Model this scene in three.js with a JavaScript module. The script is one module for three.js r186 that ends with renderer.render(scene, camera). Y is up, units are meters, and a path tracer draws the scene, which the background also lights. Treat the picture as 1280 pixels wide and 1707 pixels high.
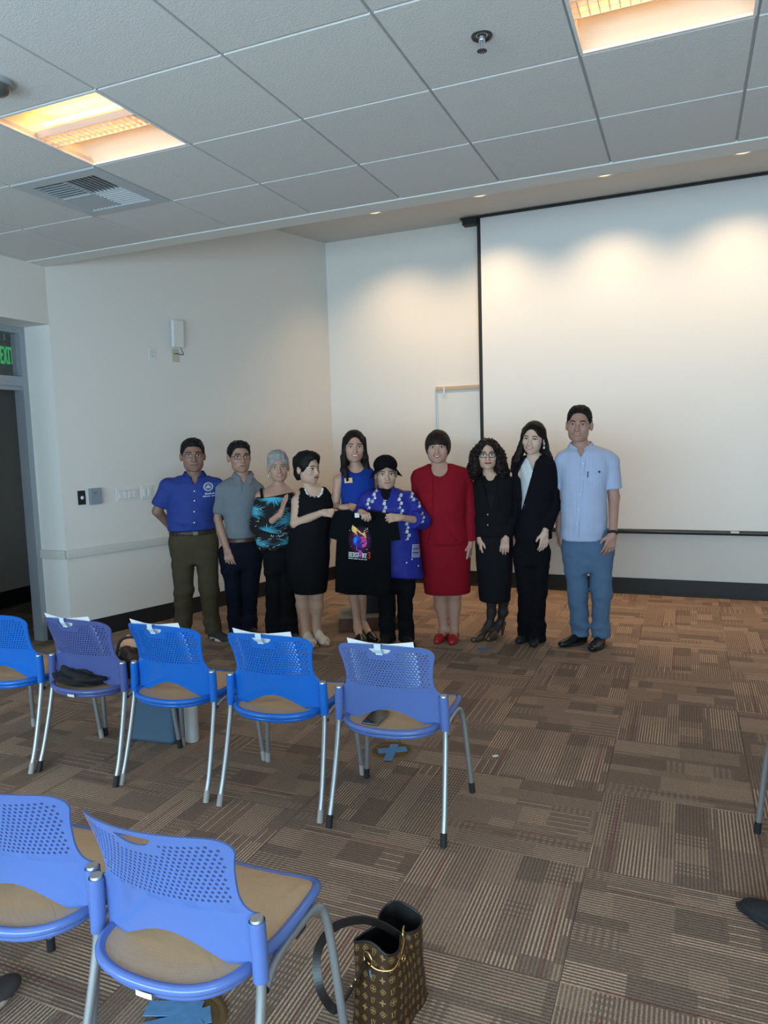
import * as THREE from 'three';
import { mergeGeometries, mergeVertices, toCreasedNormals } from 'three/addons/utils/BufferGeometryUtils.js';
import { RoundedBoxGeometry } from 'three/addons/geometries/RoundedBoxGeometry.js';
import { TextGeometry } from 'three/addons/geometries/TextGeometry.js';
import { FontLoader } from 'three/addons/loaders/FontLoader.js';
import { TessellateModifier } from 'three/addons/modifiers/TessellateModifier.js';
import { RectAreaLightUniformsLib } from 'three/addons/lights/RectAreaLightUniformsLib.js';
import { ImprovedNoise } from 'three/addons/math/ImprovedNoise.js';

// ---------- camera, sky, lights, exposure ----------
const scene = new THREE.Scene();
const camera = new THREE.PerspectiveCamera(70.69, 1280 / 1707, 0.05, 60);
camera.position.set(0, 1.607, 0);
camera.rotation.set(-0.1006, 0.3993, -0.0303, 'YXZ');
const renderer = new THREE.WebGLRenderer({ antialias: true });
renderer.toneMapping = THREE.LinearToneMapping;
renderer.toneMappingExposure = 1.0;
renderer.shadowMap.enabled = true;
RectAreaLightUniformsLib.init();
scene.background = new THREE.Color(0.75, 0.95, 1.25);
const ROOM = { back: -7.47, front: 2.2, left: -4.715, right: 3.9, ceil: 3.0505, high: 3.81, soffit: -4.241 };
{ // daylight that comes in through the window band behind the camera
  const day = new THREE.RectAreaLight(new THREE.Color(0.56, 0.83, 1.0), 11.4, 8.0, 1.35);
  day.position.set(-0.55, 1.2, ROOM.front - 0.02);
  day.lookAt(-0.55, 1.2, -5);
  scene.add(day);
}
const WARM = new THREE.Color(1.0, 0.68, 0.39);

// ---------- helpers ----------
let seed = 7;
const rnd = () => { seed = (seed * 1664525 + 1013904223) >>> 0; return seed / 4294967296; };
const perlin = new ImprovedNoise();
const noise = (x, y, z = 0) => perlin.noise(x, y, z);
const used = {};
function numbered(name) { used[name] = (used[name] ?? -1) + 1; return used[name] ? `${name}_${String(used[name]).padStart(3, '0')}` : name; }
function mat(color, roughness = 0.7, extra = {}) { return new THREE.MeshStandardMaterial({ color, roughness, metalness: 0, ...extra }); }
function lin(r, g, b) { return new THREE.Color().setRGB(r, g, b); }
function part(name, geometry, material, parent, label) {
  const m = new THREE.Mesh(geometry, material);
  m.name = parent ? name : numbered(name); m.castShadow = m.receiveShadow = true;
  (parent ?? scene).add(m);
  if (label) m.userData.label = label;
  return m;
}
function tag(o, label, category, group) { Object.assign(o.userData, { label, category }); if (group) o.userData.group = group; return o; }
function thing(name, label, category, [x, y, z] = [0, 0, 0], turn = 0, group) {
  const o = new THREE.Group(); o.name = numbered(name); scene.add(o);
  o.position.set(x, y, z); o.rotation.y = turn;
  return tag(o, label, category, group);
}
function struct(name, geometry, material) { const m = part(name, geometry, material); m.userData.kind = 'structure'; return m; }
function metricUV(g) { // uv in metres, by the way each face points
  const p = g.attributes.position, n = g.attributes.normal, uv = new Float32Array(p.count * 2);
  for (let i = 0; i < p.count; i++) {
    const ax = Math.abs(n.getX(i)), ay = Math.abs(n.getY(i)), az = Math.abs(n.getZ(i));
    const [u, v] = ay > ax && ay > az ? [p.getX(i), p.getZ(i)] : ax > az ? [p.getZ(i), p.getY(i)] : [p.getX(i), p.getY(i)];
    uv[i * 2] = u; uv[i * 2 + 1] = v;
  }
  g.setAttribute('uv', new THREE.BufferAttribute(uv, 2));
  return g;
}
function box(w, h, d, x = 0, y = 0, z = 0, r = 0) {
  const g = r ? new RoundedBoxGeometry(w, h, d, 2, r) : new THREE.BoxGeometry(w, h, d);
  return metricUV(g.translate(x, y, z));
}
function span(x0, x1, y0, y1, z0, z1, r = 0) { return box(x1 - x0, y1 - y0, z1 - z0, (x0 + x1) / 2, (y0 + y1) / 2, (z0 + z1) / 2, r); }
function tube(points, r, segments = 24, sides = 10) {
  const c = new THREE.CatmullRomCurve3(points.map((p) => new THREE.Vector3(...p)), false, 'centripetal');
  return new THREE.TubeGeometry(c, segments, r, sides);
}
function rod(a, b, r0, r1 = r0, sides = 14) {
  const A = new THREE.Vector3(...a), B = new THREE.Vector3(...b), d = B.clone().sub(A), L = d.length();
  const g = new THREE.CylinderGeometry(r1, r0, L, sides);
  g.applyQuaternion(new THREE.Quaternion().setFromUnitVectors(new THREE.Vector3(0, 1, 0), d.divideScalar(L)));
  return g.translate((A.x + B.x) / 2, (A.y + B.y) / 2, (A.z + B.z) / 2);
}
function merged(list) { return mergeGeometries(list.map((g) => { g = g.index ? g.toNonIndexed() : g; for (const k of Object.keys(g.attributes)) if (!['position', 'normal', 'uv'].includes(k)) g.deleteAttribute(k); return g; })); }
function canvasTexture(w, h, draw, repeat) {
  const c = document.createElement('canvas'); c.width = w; c.height = h; draw(c.getContext('2d'), w, h);
  const t = new THREE.CanvasTexture(c); t.colorSpace = THREE.SRGBColorSpace; t.wrapS = t.wrapT = THREE.RepeatWrapping;
  if (repeat) t.repeat.set(...repeat);
  return t;
}
function dataTexture(w, h, f, srgb, repeat) { // f(x, y) gives 0..255 or [r, g, b]
  const a = new Uint8Array(w * h * 4);
  for (let y = 0; y < h; y++) for (let x = 0; x < w; x++) {
    const v = f(x, y), i = (y * w + x) * 4, q = typeof v === 'number' ? [v, v, v] : v;
    for (let k = 0; k < 3; k++) a[i + k] = Math.max(0, Math.min(255, q[k])); a[i + 3] = 255;
  }
  const t = new THREE.DataTexture(a, w, h); t.magFilter = THREE.LinearFilter; t.minFilter = THREE.LinearMipmapLinearFilter; t.generateMipmaps = true;
  t.wrapS = t.wrapT = THREE.RepeatWrapping; if (srgb) t.colorSpace = THREE.SRGBColorSpace; if (repeat) t.repeat.set(...repeat); t.needsUpdate = true;
  return t;
}

// ---------- materials of the room ----------
const peel = dataTexture(256, 256, () => 120 + rnd() * 30, false, [1.6, 1.6]);
const M = {
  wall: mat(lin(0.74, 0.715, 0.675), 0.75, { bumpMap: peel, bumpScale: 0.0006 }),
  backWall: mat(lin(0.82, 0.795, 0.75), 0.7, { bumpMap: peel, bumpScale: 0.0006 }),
  highCeiling: mat(lin(0.58, 0.56, 0.53), 0.85),
  baseboard: mat(lin(0.012, 0.013, 0.015), 0.42),
  rail: mat(lin(0.6, 0.58, 0.54), 0.55),
  steel: mat(lin(0.55, 0.57, 0.6), 0.32, { metalness: 0.85 }),
  frame: mat(lin(0.36, 0.39, 0.43), 0.45, { metalness: 0.3 }),
  black: mat(lin(0.012, 0.011, 0.011), 0.6),
  rubber: mat(lin(0.012, 0.012, 0.013), 0.7),
  whitePlastic: mat(lin(0.72, 0.72, 0.7), 0.4),
  glass: new THREE.MeshPhysicalMaterial({ color: 0xffffff, roughness: 0.03, transmission: 1, thickness: 0, ior: 1.45 }),
  lens: new THREE.MeshPhysicalMaterial({ color: 0xffffff, roughness: 0.05, transmission: 1, thickness: 0, ior: 1.12, specularIntensity: 0.15 }),
};

// ---------- floor: carpet tiles in quarter-turn layout ----------
const TILE = 0.61;
function carpetTexture(variant) { // one tile: stripes along v, broken into blocks of plain, striped and dotted loops
  const N = 512, stripes = 46, a = new Float32Array(N * N * 3), height = new Uint8Array(N * N);
  const bands = []; let u = 0;
  while (u < 1) { const w = 0.07 + rnd() * 0.17; bands.push([u, Math.min(1, u + w)]); u += w; }
  const kinds = [];
  for (const b of bands) { let v = 0; while (v < 1) { const l = 0.12 + rnd() * 0.4; kinds.push([b[0], b[1], v, v + l, Math.floor(rnd() * 7), rnd()]); v += l; } }
  const red = [Math.floor(rnd() * stripes), Math.floor(rnd() * stripes)];
  const base = [122, 101, 87], light = [192, 164, 138], brown = [96, 78, 67], wine = [104, 52, 50];
  for (let y = 0; y < N; y++) for (let x = 0; x < N; x++) {
    const uu = x / N, vv = y / N, s = uu * stripes, si = Math.floor(s), f = s - si;
    let kind = 3, r = 0.5;
    for (const k of kinds) if (uu >= k[0] && uu < k[1] && vv >= k[2] && vv < k[3]) { kind = k[4]; r = k[5]; break; }
    const line = f < 0.46 ? 1 : 0; let t = 0, dark = 0;
    if (kind === 0) t = line * 0.95;                           // strong stripes
    else if (kind === 1) t = line * 0.55;
    else if (kind === 2) t = 0.42 + 0.2 * line;                // light plain block
    else if (kind === 3) t = 0.06 + 0.12 * line;
    else if (kind === 4) t = line * (Math.sin(vv * 150 + r * 9) > 0 ? 0.7 : 0.2); // dotted
    else if (kind === 5) { t = line * 0.3; dark = 0.35; }
    else t = si % 3 === 0 ? line * 0.9 : 0.1 + 0.15 * line;
    let c = base.map((b, k) => b + (light[k] - b) * t); c = c.map((b, k) => b + (brown[k] - b) * dark);
    if (!line) c = c.map((b, k) => b * 0.55 + brown[k] * 0.45);
    if (red.includes(si) && vv > 0.15 && rnd() < 0.6) c = c.map((b, k) => b * 0.5 + wine[k] * 0.5);
    const n = 0.72 + 0.56 * rnd(), i = y * N + x;
    for (let k = 0; k < 3; k++) a[i * 3 + k] = c[k] * n;
    height[i] = Math.min(255, 90 + 110 * line * (0.6 + 0.4 * Math.abs(Math.sin(vv * 190))) + rnd() * 55);
  }
  return [dataTexture(N, N, (x, y) => { const i = (y * N + x) * 3; return [a[i], a[i + 1], a[i + 2]]; }, true), dataTexture(N, N, (x, y) => height[y * N + x], false)];
}
const carpets = [];
for (let v = 0; v < 6; v++) { const [map, bump] = carpetTexture(v); carpets.push(mat(0xffffff, 0.95, { map, bumpMap: bump, bumpScale: 0.0022 })); }
{
  const slab = struct('floor', span(-6.9, 4.2, -0.12, -0.008, -9.2, 2.5), mat(lin(0.06, 0.045, 0.036), 0.95));
  const g = new THREE.BoxGeometry(TILE - 0.0015, 0.009, TILE - 0.0015);
  { const uv = g.attributes.uv, p = g.attributes.position; for (let i = 0; i < uv.count; i++) uv.setXY(i, p.getX(i) / TILE + 0.5, p.getZ(i) / TILE + 0.5); }
  for (let i = -10; i <= 6; i++) for (let k = -11; k <= 6; k++) {
    const x = -0.025 + TILE * i, z = -2.31 + TILE * k;
    if (z < -7.6 && x > -4.8) continue;                       // behind the stage wall
    if (x < -5.1 && z > -1.4) continue;
    if (x > 4.1 || z > 2.3) continue;
    const t = part('carpet_tile', g, carpets[Math.floor(rnd() * 6)], slab);
    t.position.set(x, -0.0045, z); t.rotation.y = ((i + k) & 1 ? 0 : Math.PI / 2) + (rnd() < 0.5 ? Math.PI : 0);
  }
}

// ---------- walls ----------
const A0 = [-4.715, -4.41], A1 = [-3.766, -7.47];             // the left wall bends here and runs to the stage corner
{
  const s = new THREE.Shape([[A0[0], -A0[1]], [A1[0], -A1[1]], [A1[0], 7.75], [-4.99, 7.75], [-4.99, -A0[1]]].map((p) => new THREE.Vector2(...p)));
  const g = new THREE.ExtrudeGeometry(s, { depth: 4.0, bevelEnabled: false }).rotateX(-Math.PI / 2);
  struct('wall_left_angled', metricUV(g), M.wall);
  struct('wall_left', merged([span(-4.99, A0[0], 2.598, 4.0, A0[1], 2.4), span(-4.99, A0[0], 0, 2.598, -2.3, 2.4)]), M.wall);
  struct('wall_back', span(A1[0] - 0.3, ROOM.right + 0.25, 0, 4.0, -7.7, ROOM.back), M.backWall);
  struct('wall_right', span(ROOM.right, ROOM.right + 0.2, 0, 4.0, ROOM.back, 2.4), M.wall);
  // the rear wall with its band of windows
  const z0 = ROOM.front, z1 = ROOM.front + 0.2;
  struct('wall_rear', merged([span(-4.99, 4.1, 0, 0.5, z0, z1), span(-4.99, 4.1, 1.9, 4.0, z0, z1), span(-4.99, -4.55, 0.5, 1.9, z0, z1), span(3.45, 4.1, 0.5, 1.9, z0, z1)]), M.wall);
  for (let k = 0; k < 5; k++) {
    const x = -4.55 + k * 1.6, w = struct('window_' + (k + 1), merged([span(x, x + 0.05, 0.5, 1.9, z0 + 0.06, z0 + 0.14), span(x + 1.55, x + 1.6, 0.5, 1.9, z0 + 0.06, z0 + 0.14), span(x + 0.05, x + 1.55, 0.5, 0.55, z0 + 0.06, z0 + 0.14), span(x + 0.05, x + 1.55, 1.85, 1.9, z0 + 0.06, z0 + 0.14)]), M.frame);
    part('pane', span(x + 0.05, x + 1.55, 0.55, 1.85, z0 + 0.098, z0 + 0.102), M.glass, w);
  }
  struct('ceiling_stage', span(-4.9, ROOM.right, ROOM.high, ROOM.high + 0.15, ROOM.back, ROOM.soffit - 0.16), M.highCeiling);
  struct('soffit', span(A0[0], ROOM.right, 3.046, 4.0, ROOM.soffit - 0.16, ROOM.soffit), M.wall);
  struct('trim_1', span(A0[0], ROOM.right, 3.045, 3.052, ROOM.soffit, ROOM.soffit + 0.003), M.whitePlastic);
  // hallway behind the door
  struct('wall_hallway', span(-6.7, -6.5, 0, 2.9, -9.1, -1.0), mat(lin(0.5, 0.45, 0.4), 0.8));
  struct('wall_hallway_far', span(-6.5, -4.99, 0, 2.9, -9.2, -9.0), M.wall);
  struct('wall_hallway_near', span(-6.5, -4.99, 0, 2.9, -1.1, -0.9), M.wall);
  struct('wall_hallway_side', merged([span(-5.085, -4.99, 0, 2.9, -9.0, A0[1] - 0.001), span(-5.085, -4.99, 0, 2.9, -3.3, -1.1)]), M.wall);
  struct('ceiling_hallway', span(-6.7, -4.99, 2.75, 2.9, -9.1, -1.0), M.highCeiling);
  struct('baseboard_hallway', span(-6.5, -6.488, 0, 0.16, -9.0, -1.1), M.baseboard);
}
// left angled wall: a frame of its own, x runs along the wall to the stage corner, z sticks out of it
const wallB = { turn: Math.atan2(0.955, 0.296), at: (s, y, out = 0) => [A0[0] + 0.296 * s + 0.955 * out, y, A0[1] - 0.955 * s + 0.296 * out] };
function onWallB(s, y, name, label, category, group) { return thing(name, label, category, wallB.at(s, y), wallB.turn, group); }
{
  const rail = (L, x0) => { const s = new THREE.Shape([[0, 0], [0.014, 0.006], [0.02, 0.02], [0.02, 0.056], [0.014, 0.066], [0, 0.072]].map((p) => new THREE.Vector2(...p))); return new THREE.ExtrudeGeometry(s, { depth: L, bevelEnabled: false }).rotateY(Math.PI / 2).translate(x0, 0, 0); };
  // turn of +x onto the wall: rotation by wallB.turn about y
  const r = struct('trim_2', metricUV(rail(3.2, 0).scale(1, 1, -1)), M.rail); r.geometry = metricUV(toCreasedNormals(box(3.2, 0.072, 0.02, 1.6, 0.036, 0.01, 0.006), 0.5));
  r.position.set(...wallB.at(0, 0.7)); r.rotation.y = wallB.turn;
  const j = struct('trim_3', box(0.275, 0.072, 0.02, 0, 0.036, 0.01, 0.006), M.rail); j.position.set(-4.852, 0.7, A0[1]);
  const b = struct('baseboard_left', box(3.2, 0.15, 0.01, 1.6, 0.075, 0.005, 0.003), M.baseboard); b.position.set(...wallB.at(0, 0)); b.rotation.y = wallB.turn;
  const bj = struct('baseboard_jamb', box(0.27, 0.15, 0.01, 0, 0.075, 0.005, 0.003), M.baseboard); bj.position.set(-4.85, 0, A0[1]);
  struct('baseboard_back', merged([span(A1[0], ROOM.right, 0, 0.16, ROOM.back, ROOM.back + 0.01, 0.003), span(A1[0], ROOM.right, 0, 0.02, ROOM.back + 0.005, ROOM.back + 0.022, 0.006)]), M.baseboard);
}
// ---------- door opening with transom ----------
{
  const x0 = -5.09, x1 = -4.988, za = A0[1], zb = -3.3;
  const d = struct('door_1', merged([span(x0, x1, 0, 2.598, za, za + 0.052), span(x0, x1, 0, 2.598, zb - 0.052, zb), span(x0, x1, 2.545, 2.598, za + 0.052, zb - 0.052), span(x0, x1, 2.125, 2.2, za + 0.052, zb - 0.052), span(x0, x1 - 0.02, 2.09, 2.125, za + 0.052, zb - 0.052)]), M.frame);
  part('transom_pane', span(x0 + 0.045, x0 + 0.051, 2.2, 2.545, za + 0.052, zb - 0.052), M.glass, d);
  struct('wall_door_side', span(-4.99, A0[0], 0, 2.598, zb, -2.3), M.wall);
}

// ---------- ceiling: lay-in tiles in a grid ----------
const LAMPS = [[3, 1], [7, 1], [3, -3], [7, -3]];             // cells (column, row) that hold a lit troffer
const VENTS = [[2, 2]];
const cellX = (i) => -4.06 + TILE * (i - 0.5), cellZ = (k) => -2.411 - TILE * (k - 0.5);
{
  const pits = dataTexture(512, 512, (x, y) => 150 + 40 * noise(x / 9, y / 9, 3) + 50 * noise(x / 3, y / 3, 1) + rnd() * 30 - (rnd() < 0.02 ? 70 : 0), false);
  const tints = [[0.66, 0.63, 0.605], [0.645, 0.615, 0.59], [0.67, 0.64, 0.615]].map((c) => mat(lin(...c), 0.92, { bumpMap: pits, bumpScale: 0.003 }));
  const deck = struct('ceiling', span(-4.99, 4.1, 3.3, 3.45, ROOM.soffit, 2.4), M.highCeiling);
  const bar = mat(lin(0.5, 0.5, 0.5), 0.6);
  const skip = new Set([...LAMPS, ...VENTS].map((c) => c.join()));
  const s = TILE - 0.013, g = new RoundedBoxGeometry(s, 0.02, s, 1, 0.002);
  { const uv = g.attributes.uv, p = g.attributes.position; for (let i = 0; i < uv.count; i++) uv.setXY(i, p.getX(i) / TILE + 0.5, p.getZ(i) / TILE + 0.5); }
  for (let i = -1; i <= 13; i++) for (let k = -7; k <= 3; k++) {
    if (skip.has([i, k].join())) continue;
    let x = cellX(i), z = cellZ(k), w = 1;
    if (i === -1) { w = 0.08; continue; }
    if (z > 2.3 || x > 3.9) continue;
    const t = part('ceiling_tile', g, tints[Math.floor(rnd() * 3)], deck); t.position.set(x, ROOM.ceil + 0.01, z);
    if (i === 13) { t.scale.x = 0.6; t.position.x = x - 0.12; }
  }
  for (let i = -1; i <= 13; i++) { const x = -4.06 + TILE * i; if (x > 3.9) continue; part('grid_bar', span(x - 0.012, x + 0.012, ROOM.ceil + 0.009, ROOM.ceil + 0.03, ROOM.soffit, 2.2), bar, deck); }
  for (let k = -7; k <= 3; k++) { const z = -2.411 - TILE * k; if (z > 2.2) continue; part('grid_bar', span(A0[0], 3.9, ROOM.ceil + 0.0092, ROOM.ceil + 0.0302, z - 0.012, z + 0.012), bar, deck); }
  const edge = part('ceiling_tile', span(A0[0], -4.68, ROOM.ceil, ROOM.ceil + 0.02, ROOM.soffit, 2.2), tints[0], deck);
}
// lit troffers: a curved white reflector over a pair of tubes hidden behind a perforated basket
{
  const shell = mat(lin(0.8, 0.72, 0.58), 0.5, { side: THREE.DoubleSide }), bulb = mat(lin(0.9, 0.85, 0.7), 0.5, { emissive: new THREE.Color(1, 0.47, 0.14), emissiveIntensity: 26 });
  const holes = dataTexture(128, 128, (x, y) => { const a = x % 16 - 8, b = y % 16 - 8; return a * a + b * b < 26 ? 30 : 200; }, false);
  const basketMat = mat(lin(0.6, 0.55, 0.5), 0.45, { metalness: 0.2 });
  const H = 0.298;
  function reflector() {
    const n = 14, pos = [], idx = [];
    for (let side = -1; side <= 1; side += 2) for (let j = 0; j <= n; j++) { const t = j / n, z = side * (H - t * (H - 0.05)), y = 0.012 + 0.10 * Math.sin(t * Math.PI / 2) ** 0.8; pos.push(-H, y, z, H, y, z); }
    for (let side = 0; side < 2; side++) for (let j = 0; j < n; j++) { const a = side * (n + 1) * 2 + j * 2; idx.push(a, a + 1, a + 2, a + 1, a + 3, a + 2); }
    const g = new THREE.BufferGeometry(); g.setAttribute('position', new THREE.Float32BufferAttribute(pos, 3)); g.setIndex(idx); g.computeVertexNormals();
    g.setAttribute('uv', new THREE.Float32BufferAttribute(new Float32Array(pos.length / 3 * 2), 2));
    return g;
  }
  LAMPS.forEach(([i, k], n) => {
    const t = thing('ceiling_light', ['warm square ceiling troffer beside the air diffuser at left', 'warm square ceiling troffer at the top right edge', 'square ceiling troffer behind the camera on the left', 'square ceiling troffer behind the camera on the right'][n], 'ceiling light', [cellX(i), ROOM.ceil, cellZ(k)], 0, 'square ceiling troffers');
    part('housing', merged([span(-0.3, 0.3, 0.13, 0.14, -0.3, 0.3), span(-0.3, -H, 0.008, 0.13, -0.3, 0.3), span(H, 0.3, 0.008, 0.13, -0.3, 0.3), span(-H, H, 0.008, 0.13, -0.3, -H), span(-H, H, 0.008, 0.13, H, 0.3)]), shell, t);
    part('reflector', reflector(), shell, t);
    part('frame', merged([span(-0.302, 0.302, -0.001, 0.009, -0.302, -0.29), span(-0.302, 0.302, -0.001, 0.009, 0.29, 0.302), span(-0.302, -0.29, -0.001, 0.009, -0.29, 0.29), span(0.29, 0.302, -0.001, 0.009, -0.29, 0.29)]), M.whitePlastic, t);
    for (const z of [-0.028, 0.028]) part('tube', rod([-0.27, 0.075, z], [0.27, 0.075, z], 0.009), bulb, t);
    const louvre = [];
    for (let q = 0; q <= 16; q++) { const x = -H + 0.03 + q * (2 * H - 0.06) / 16; louvre.push(box(0.0025, 0.03, 0.1, x, 0.02, 0)); }
    part('basket', merged([box(2 * H, 0.034, 0.003, 0, 0.022, -0.056), box(2 * H, 0.034, 0.003, 0, 0.022, 0.056), box(2 * H, 0.03, 0.002, 0, 0.021, 0.02), box(2 * H, 0.03, 0.002, 0, 0.021, -0.02), ...louvre]), basketMat, t);
    const l = new THREE.RectAreaLight(WARM, 2.0, 0.55, 0.55); l.position.set(cellX(i), ROOM.ceil - 0.012, cellZ(k)); l.lookAt(cellX(i), 0, cellZ(k)); scene.add(l);
  });
}
// recessed downlights over the stage wall
{
  const glow = mat(lin(0.9, 0.8, 0.6), 0.5, { emissive: new THREE.Color(1, 0.72, 0.4), emissiveIntensity: 1.3 });
  const places = ['over the blank wall at left', 'over the left edge of the screen', 'over the left half of the screen', 'over the right half of the screen', 'beyond the right edge of the picture'];
  [-2.838, -1.788, -0.684, 0.382, 1.44].forEach((x, n) => {
    const t = thing('downlight', `small round recessed downlight in the stage ceiling ${places[n]}`, 'downlight', [x, ROOM.high, -6.695], 0, 'recessed downlights in the stage ceiling');
    part('trim_ring', new THREE.LatheGeometry([[0.062, 0.0], [0.064, -0.006], [0.082, -0.006], [0.084, 0.0]].map((p) => new THREE.Vector2(...p)), 32), M.whitePlastic, t);
    part('lamp', new THREE.CircleGeometry(0.062, 32).rotateX(Math.PI / 2).translate(0, -0.003, 0), glow, t);
    const l = new THREE.SpotLight(WARM, 8, 0, 1.02, 1.0, 2); l.position.set(x, ROOM.high - 0.012, -6.695); l.target.position.set(x, 1.2, -7.25);
    l.castShadow = true; l.shadow.radius = 3; scene.add(l, l.target);
  });
}
// ---------- air diffuser, sprinkler, camera dome ----------
{
  const t = thing('air_diffuser', 'grey square ceiling air diffuser with pinwheel slats beside the lit troffer', 'air vent', [cellX(2), ROOM.ceil, cellZ(2)]);
  const m = mat(lin(0.47, 0.48, 0.49), 0.5), W = 0.298, q = 0.225;
  const ring = new THREE.Shape([[-W, -W], [W, -W], [W, W], [-W, W]].map((p) => new THREE.Vector2(...p)));
  ring.holes.push(new THREE.Path([[-q, -q], [-q, q], [q, q], [q, -q]].map((p) => new THREE.Vector2(...p))));
  part('border', new THREE.ExtrudeGeometry(ring, { depth: 0.012, bevelEnabled: true, bevelSize: 0.002, bevelThickness: 0.002, bevelSegments: 2 }).rotateX(Math.PI / 2).translate(0, 0.008, 0), m, t);
  part('plenum', merged([span(-W, W, 0.15, 0.16, -W, W), span(-W, -q, 0.012, 0.15, -W, W), span(q, W, 0.012, 0.15, -W, W), span(-q, q, 0.012, 0.15, -W, -q), span(-q, q, 0.012, 0.15, q, W)]), m, t);
  const slat = new THREE.BoxGeometry(q - 0.008, 0.0022, 0.025);
  for (let s = 0; s < 4; s++) for (let k = 0; k < 8; k++) {
    const o = part('slat', slat, m, t), a = s * Math.PI / 2, f = a + Math.PI / 2, off = q * ((k + 0.5) / 8 - 0.5);
    const cx = q / 2 * Math.cos(a) + q / 2 * Math.sin(a), cz = -q / 2 * Math.sin(a) + q / 2 * Math.cos(a);
    o.position.set(cx + Math.sin(f) * off, 0.006, cz + Math.cos(f) * off); o.rotation.order = 'YXZ'; o.rotation.y = f; o.rotation.x = 0.8;
  }
  part('divider', merged([box(2 * q, 0.02, 0.004, 0, 0.006, 0), box(0.004, 0.02, 2 * q, 0, 0.006, 0)]), m, t);
}
{
  const t = thing('fire_sprinkler', 'small dark metal fire sprinkler hanging from a ceiling tile', 'sprinkler', [-0.705, ROOM.ceil, -2.717]);
  const lathe = (pts) => new THREE.LatheGeometry(pts.map((p) => new THREE.Vector2(...p)), 28);
  const m = mat(lin(0.10, 0.10, 0.10), 0.35, { metalness: 0.7 });
  part('escutcheon', lathe([[0.0, -0.004], [0.016, -0.004], [0.018, 0.002], [0.026, -0.003], [0.036, -0.006], [0.039, 0]]), m, t);
  part('body', lathe([[0.012, 0.0], [0.012, -0.016], [0.008, -0.02], [0.0, -0.021]]), M.steel, t);
  part('frame', merged([rod([-0.011, -0.012, 0], [-0.005, -0.05, 0], 0.0022), rod([0.011, -0.012, 0], [0.005, -0.05, 0], 0.0022), rod([0, -0.02, 0], [0, -0.05, 0], 0.003)]), M.steel, t);
  const teeth = []; for (let k = 0; k < 12; k++) { const a = k * Math.PI / 6; teeth.push(box(0.0055, 0.0018, 0.012).translate(0, -0.052, 0.012).rotateY(a)); }
  part('deflector', merged([lathe([[0, -0.05], [0.008, -0.05], [0.009, -0.053], [0, -0.054]]), ...teeth]), m, t);
}
{
  const t = thing('ceiling_dome', 'grey round dome on the ceiling cut off by the left edge', 'ceiling sensor', [-2.522, ROOM.ceil, -2.186]);
  const lathe = (pts) => new THREE.LatheGeometry(pts.map((p) => new THREE.Vector2(...p)), 32);
  part('base', lathe([[0.066, 0], [0.066, -0.012], [0.058, -0.02], [0, -0.02]]), mat(lin(0.3, 0.3, 0.3), 0.5), t);
  part('cover', lathe([[0.055, -0.018], [0.052, -0.032], [0.04, -0.046], [0.02, -0.054], [0.0001, -0.056]]), mat(lin(0.09, 0.085, 0.08), 0.35), t);
}
// ---------- exit sign seen through the transom ----------
const font = await new FontLoader().loadAsync('fonts/droid/droid_sans_bold.typeface.json');
{
  const t = thing('exit_sign', 'grey exit sign with green letters seen through the transom', 'exit sign', [-5.27, 2.4, -4.465], Math.PI / 2);
  part('plate', box(0.34, 0.24, 0.02, 0, 0, -0.012, 0.004), mat(lin(0.09, 0.1, 0.1), 0.5), t);
  const g = new TextGeometry('EXIT', { font, size: 0.145, depth: 0.004, curveSegments: 4 }); g.computeBoundingBox();
  const b = g.boundingBox; g.translate(-(b.min.x + b.max.x) / 2, -(b.min.y + b.max.y) / 2, -0.002); g.scale(0.31, 1, 1);
  part('lettering', g, mat(lin(0.03, 0.3, 0.08), 0.5, { emissive: new THREE.Color(0.05, 0.75, 0.18), emissiveIntensity: 0.35 }), t);
  part('rod', rod([0, 0.12, -0.012], [0, 0.35, -0.012], 0.006), M.steel, t);
}
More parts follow.
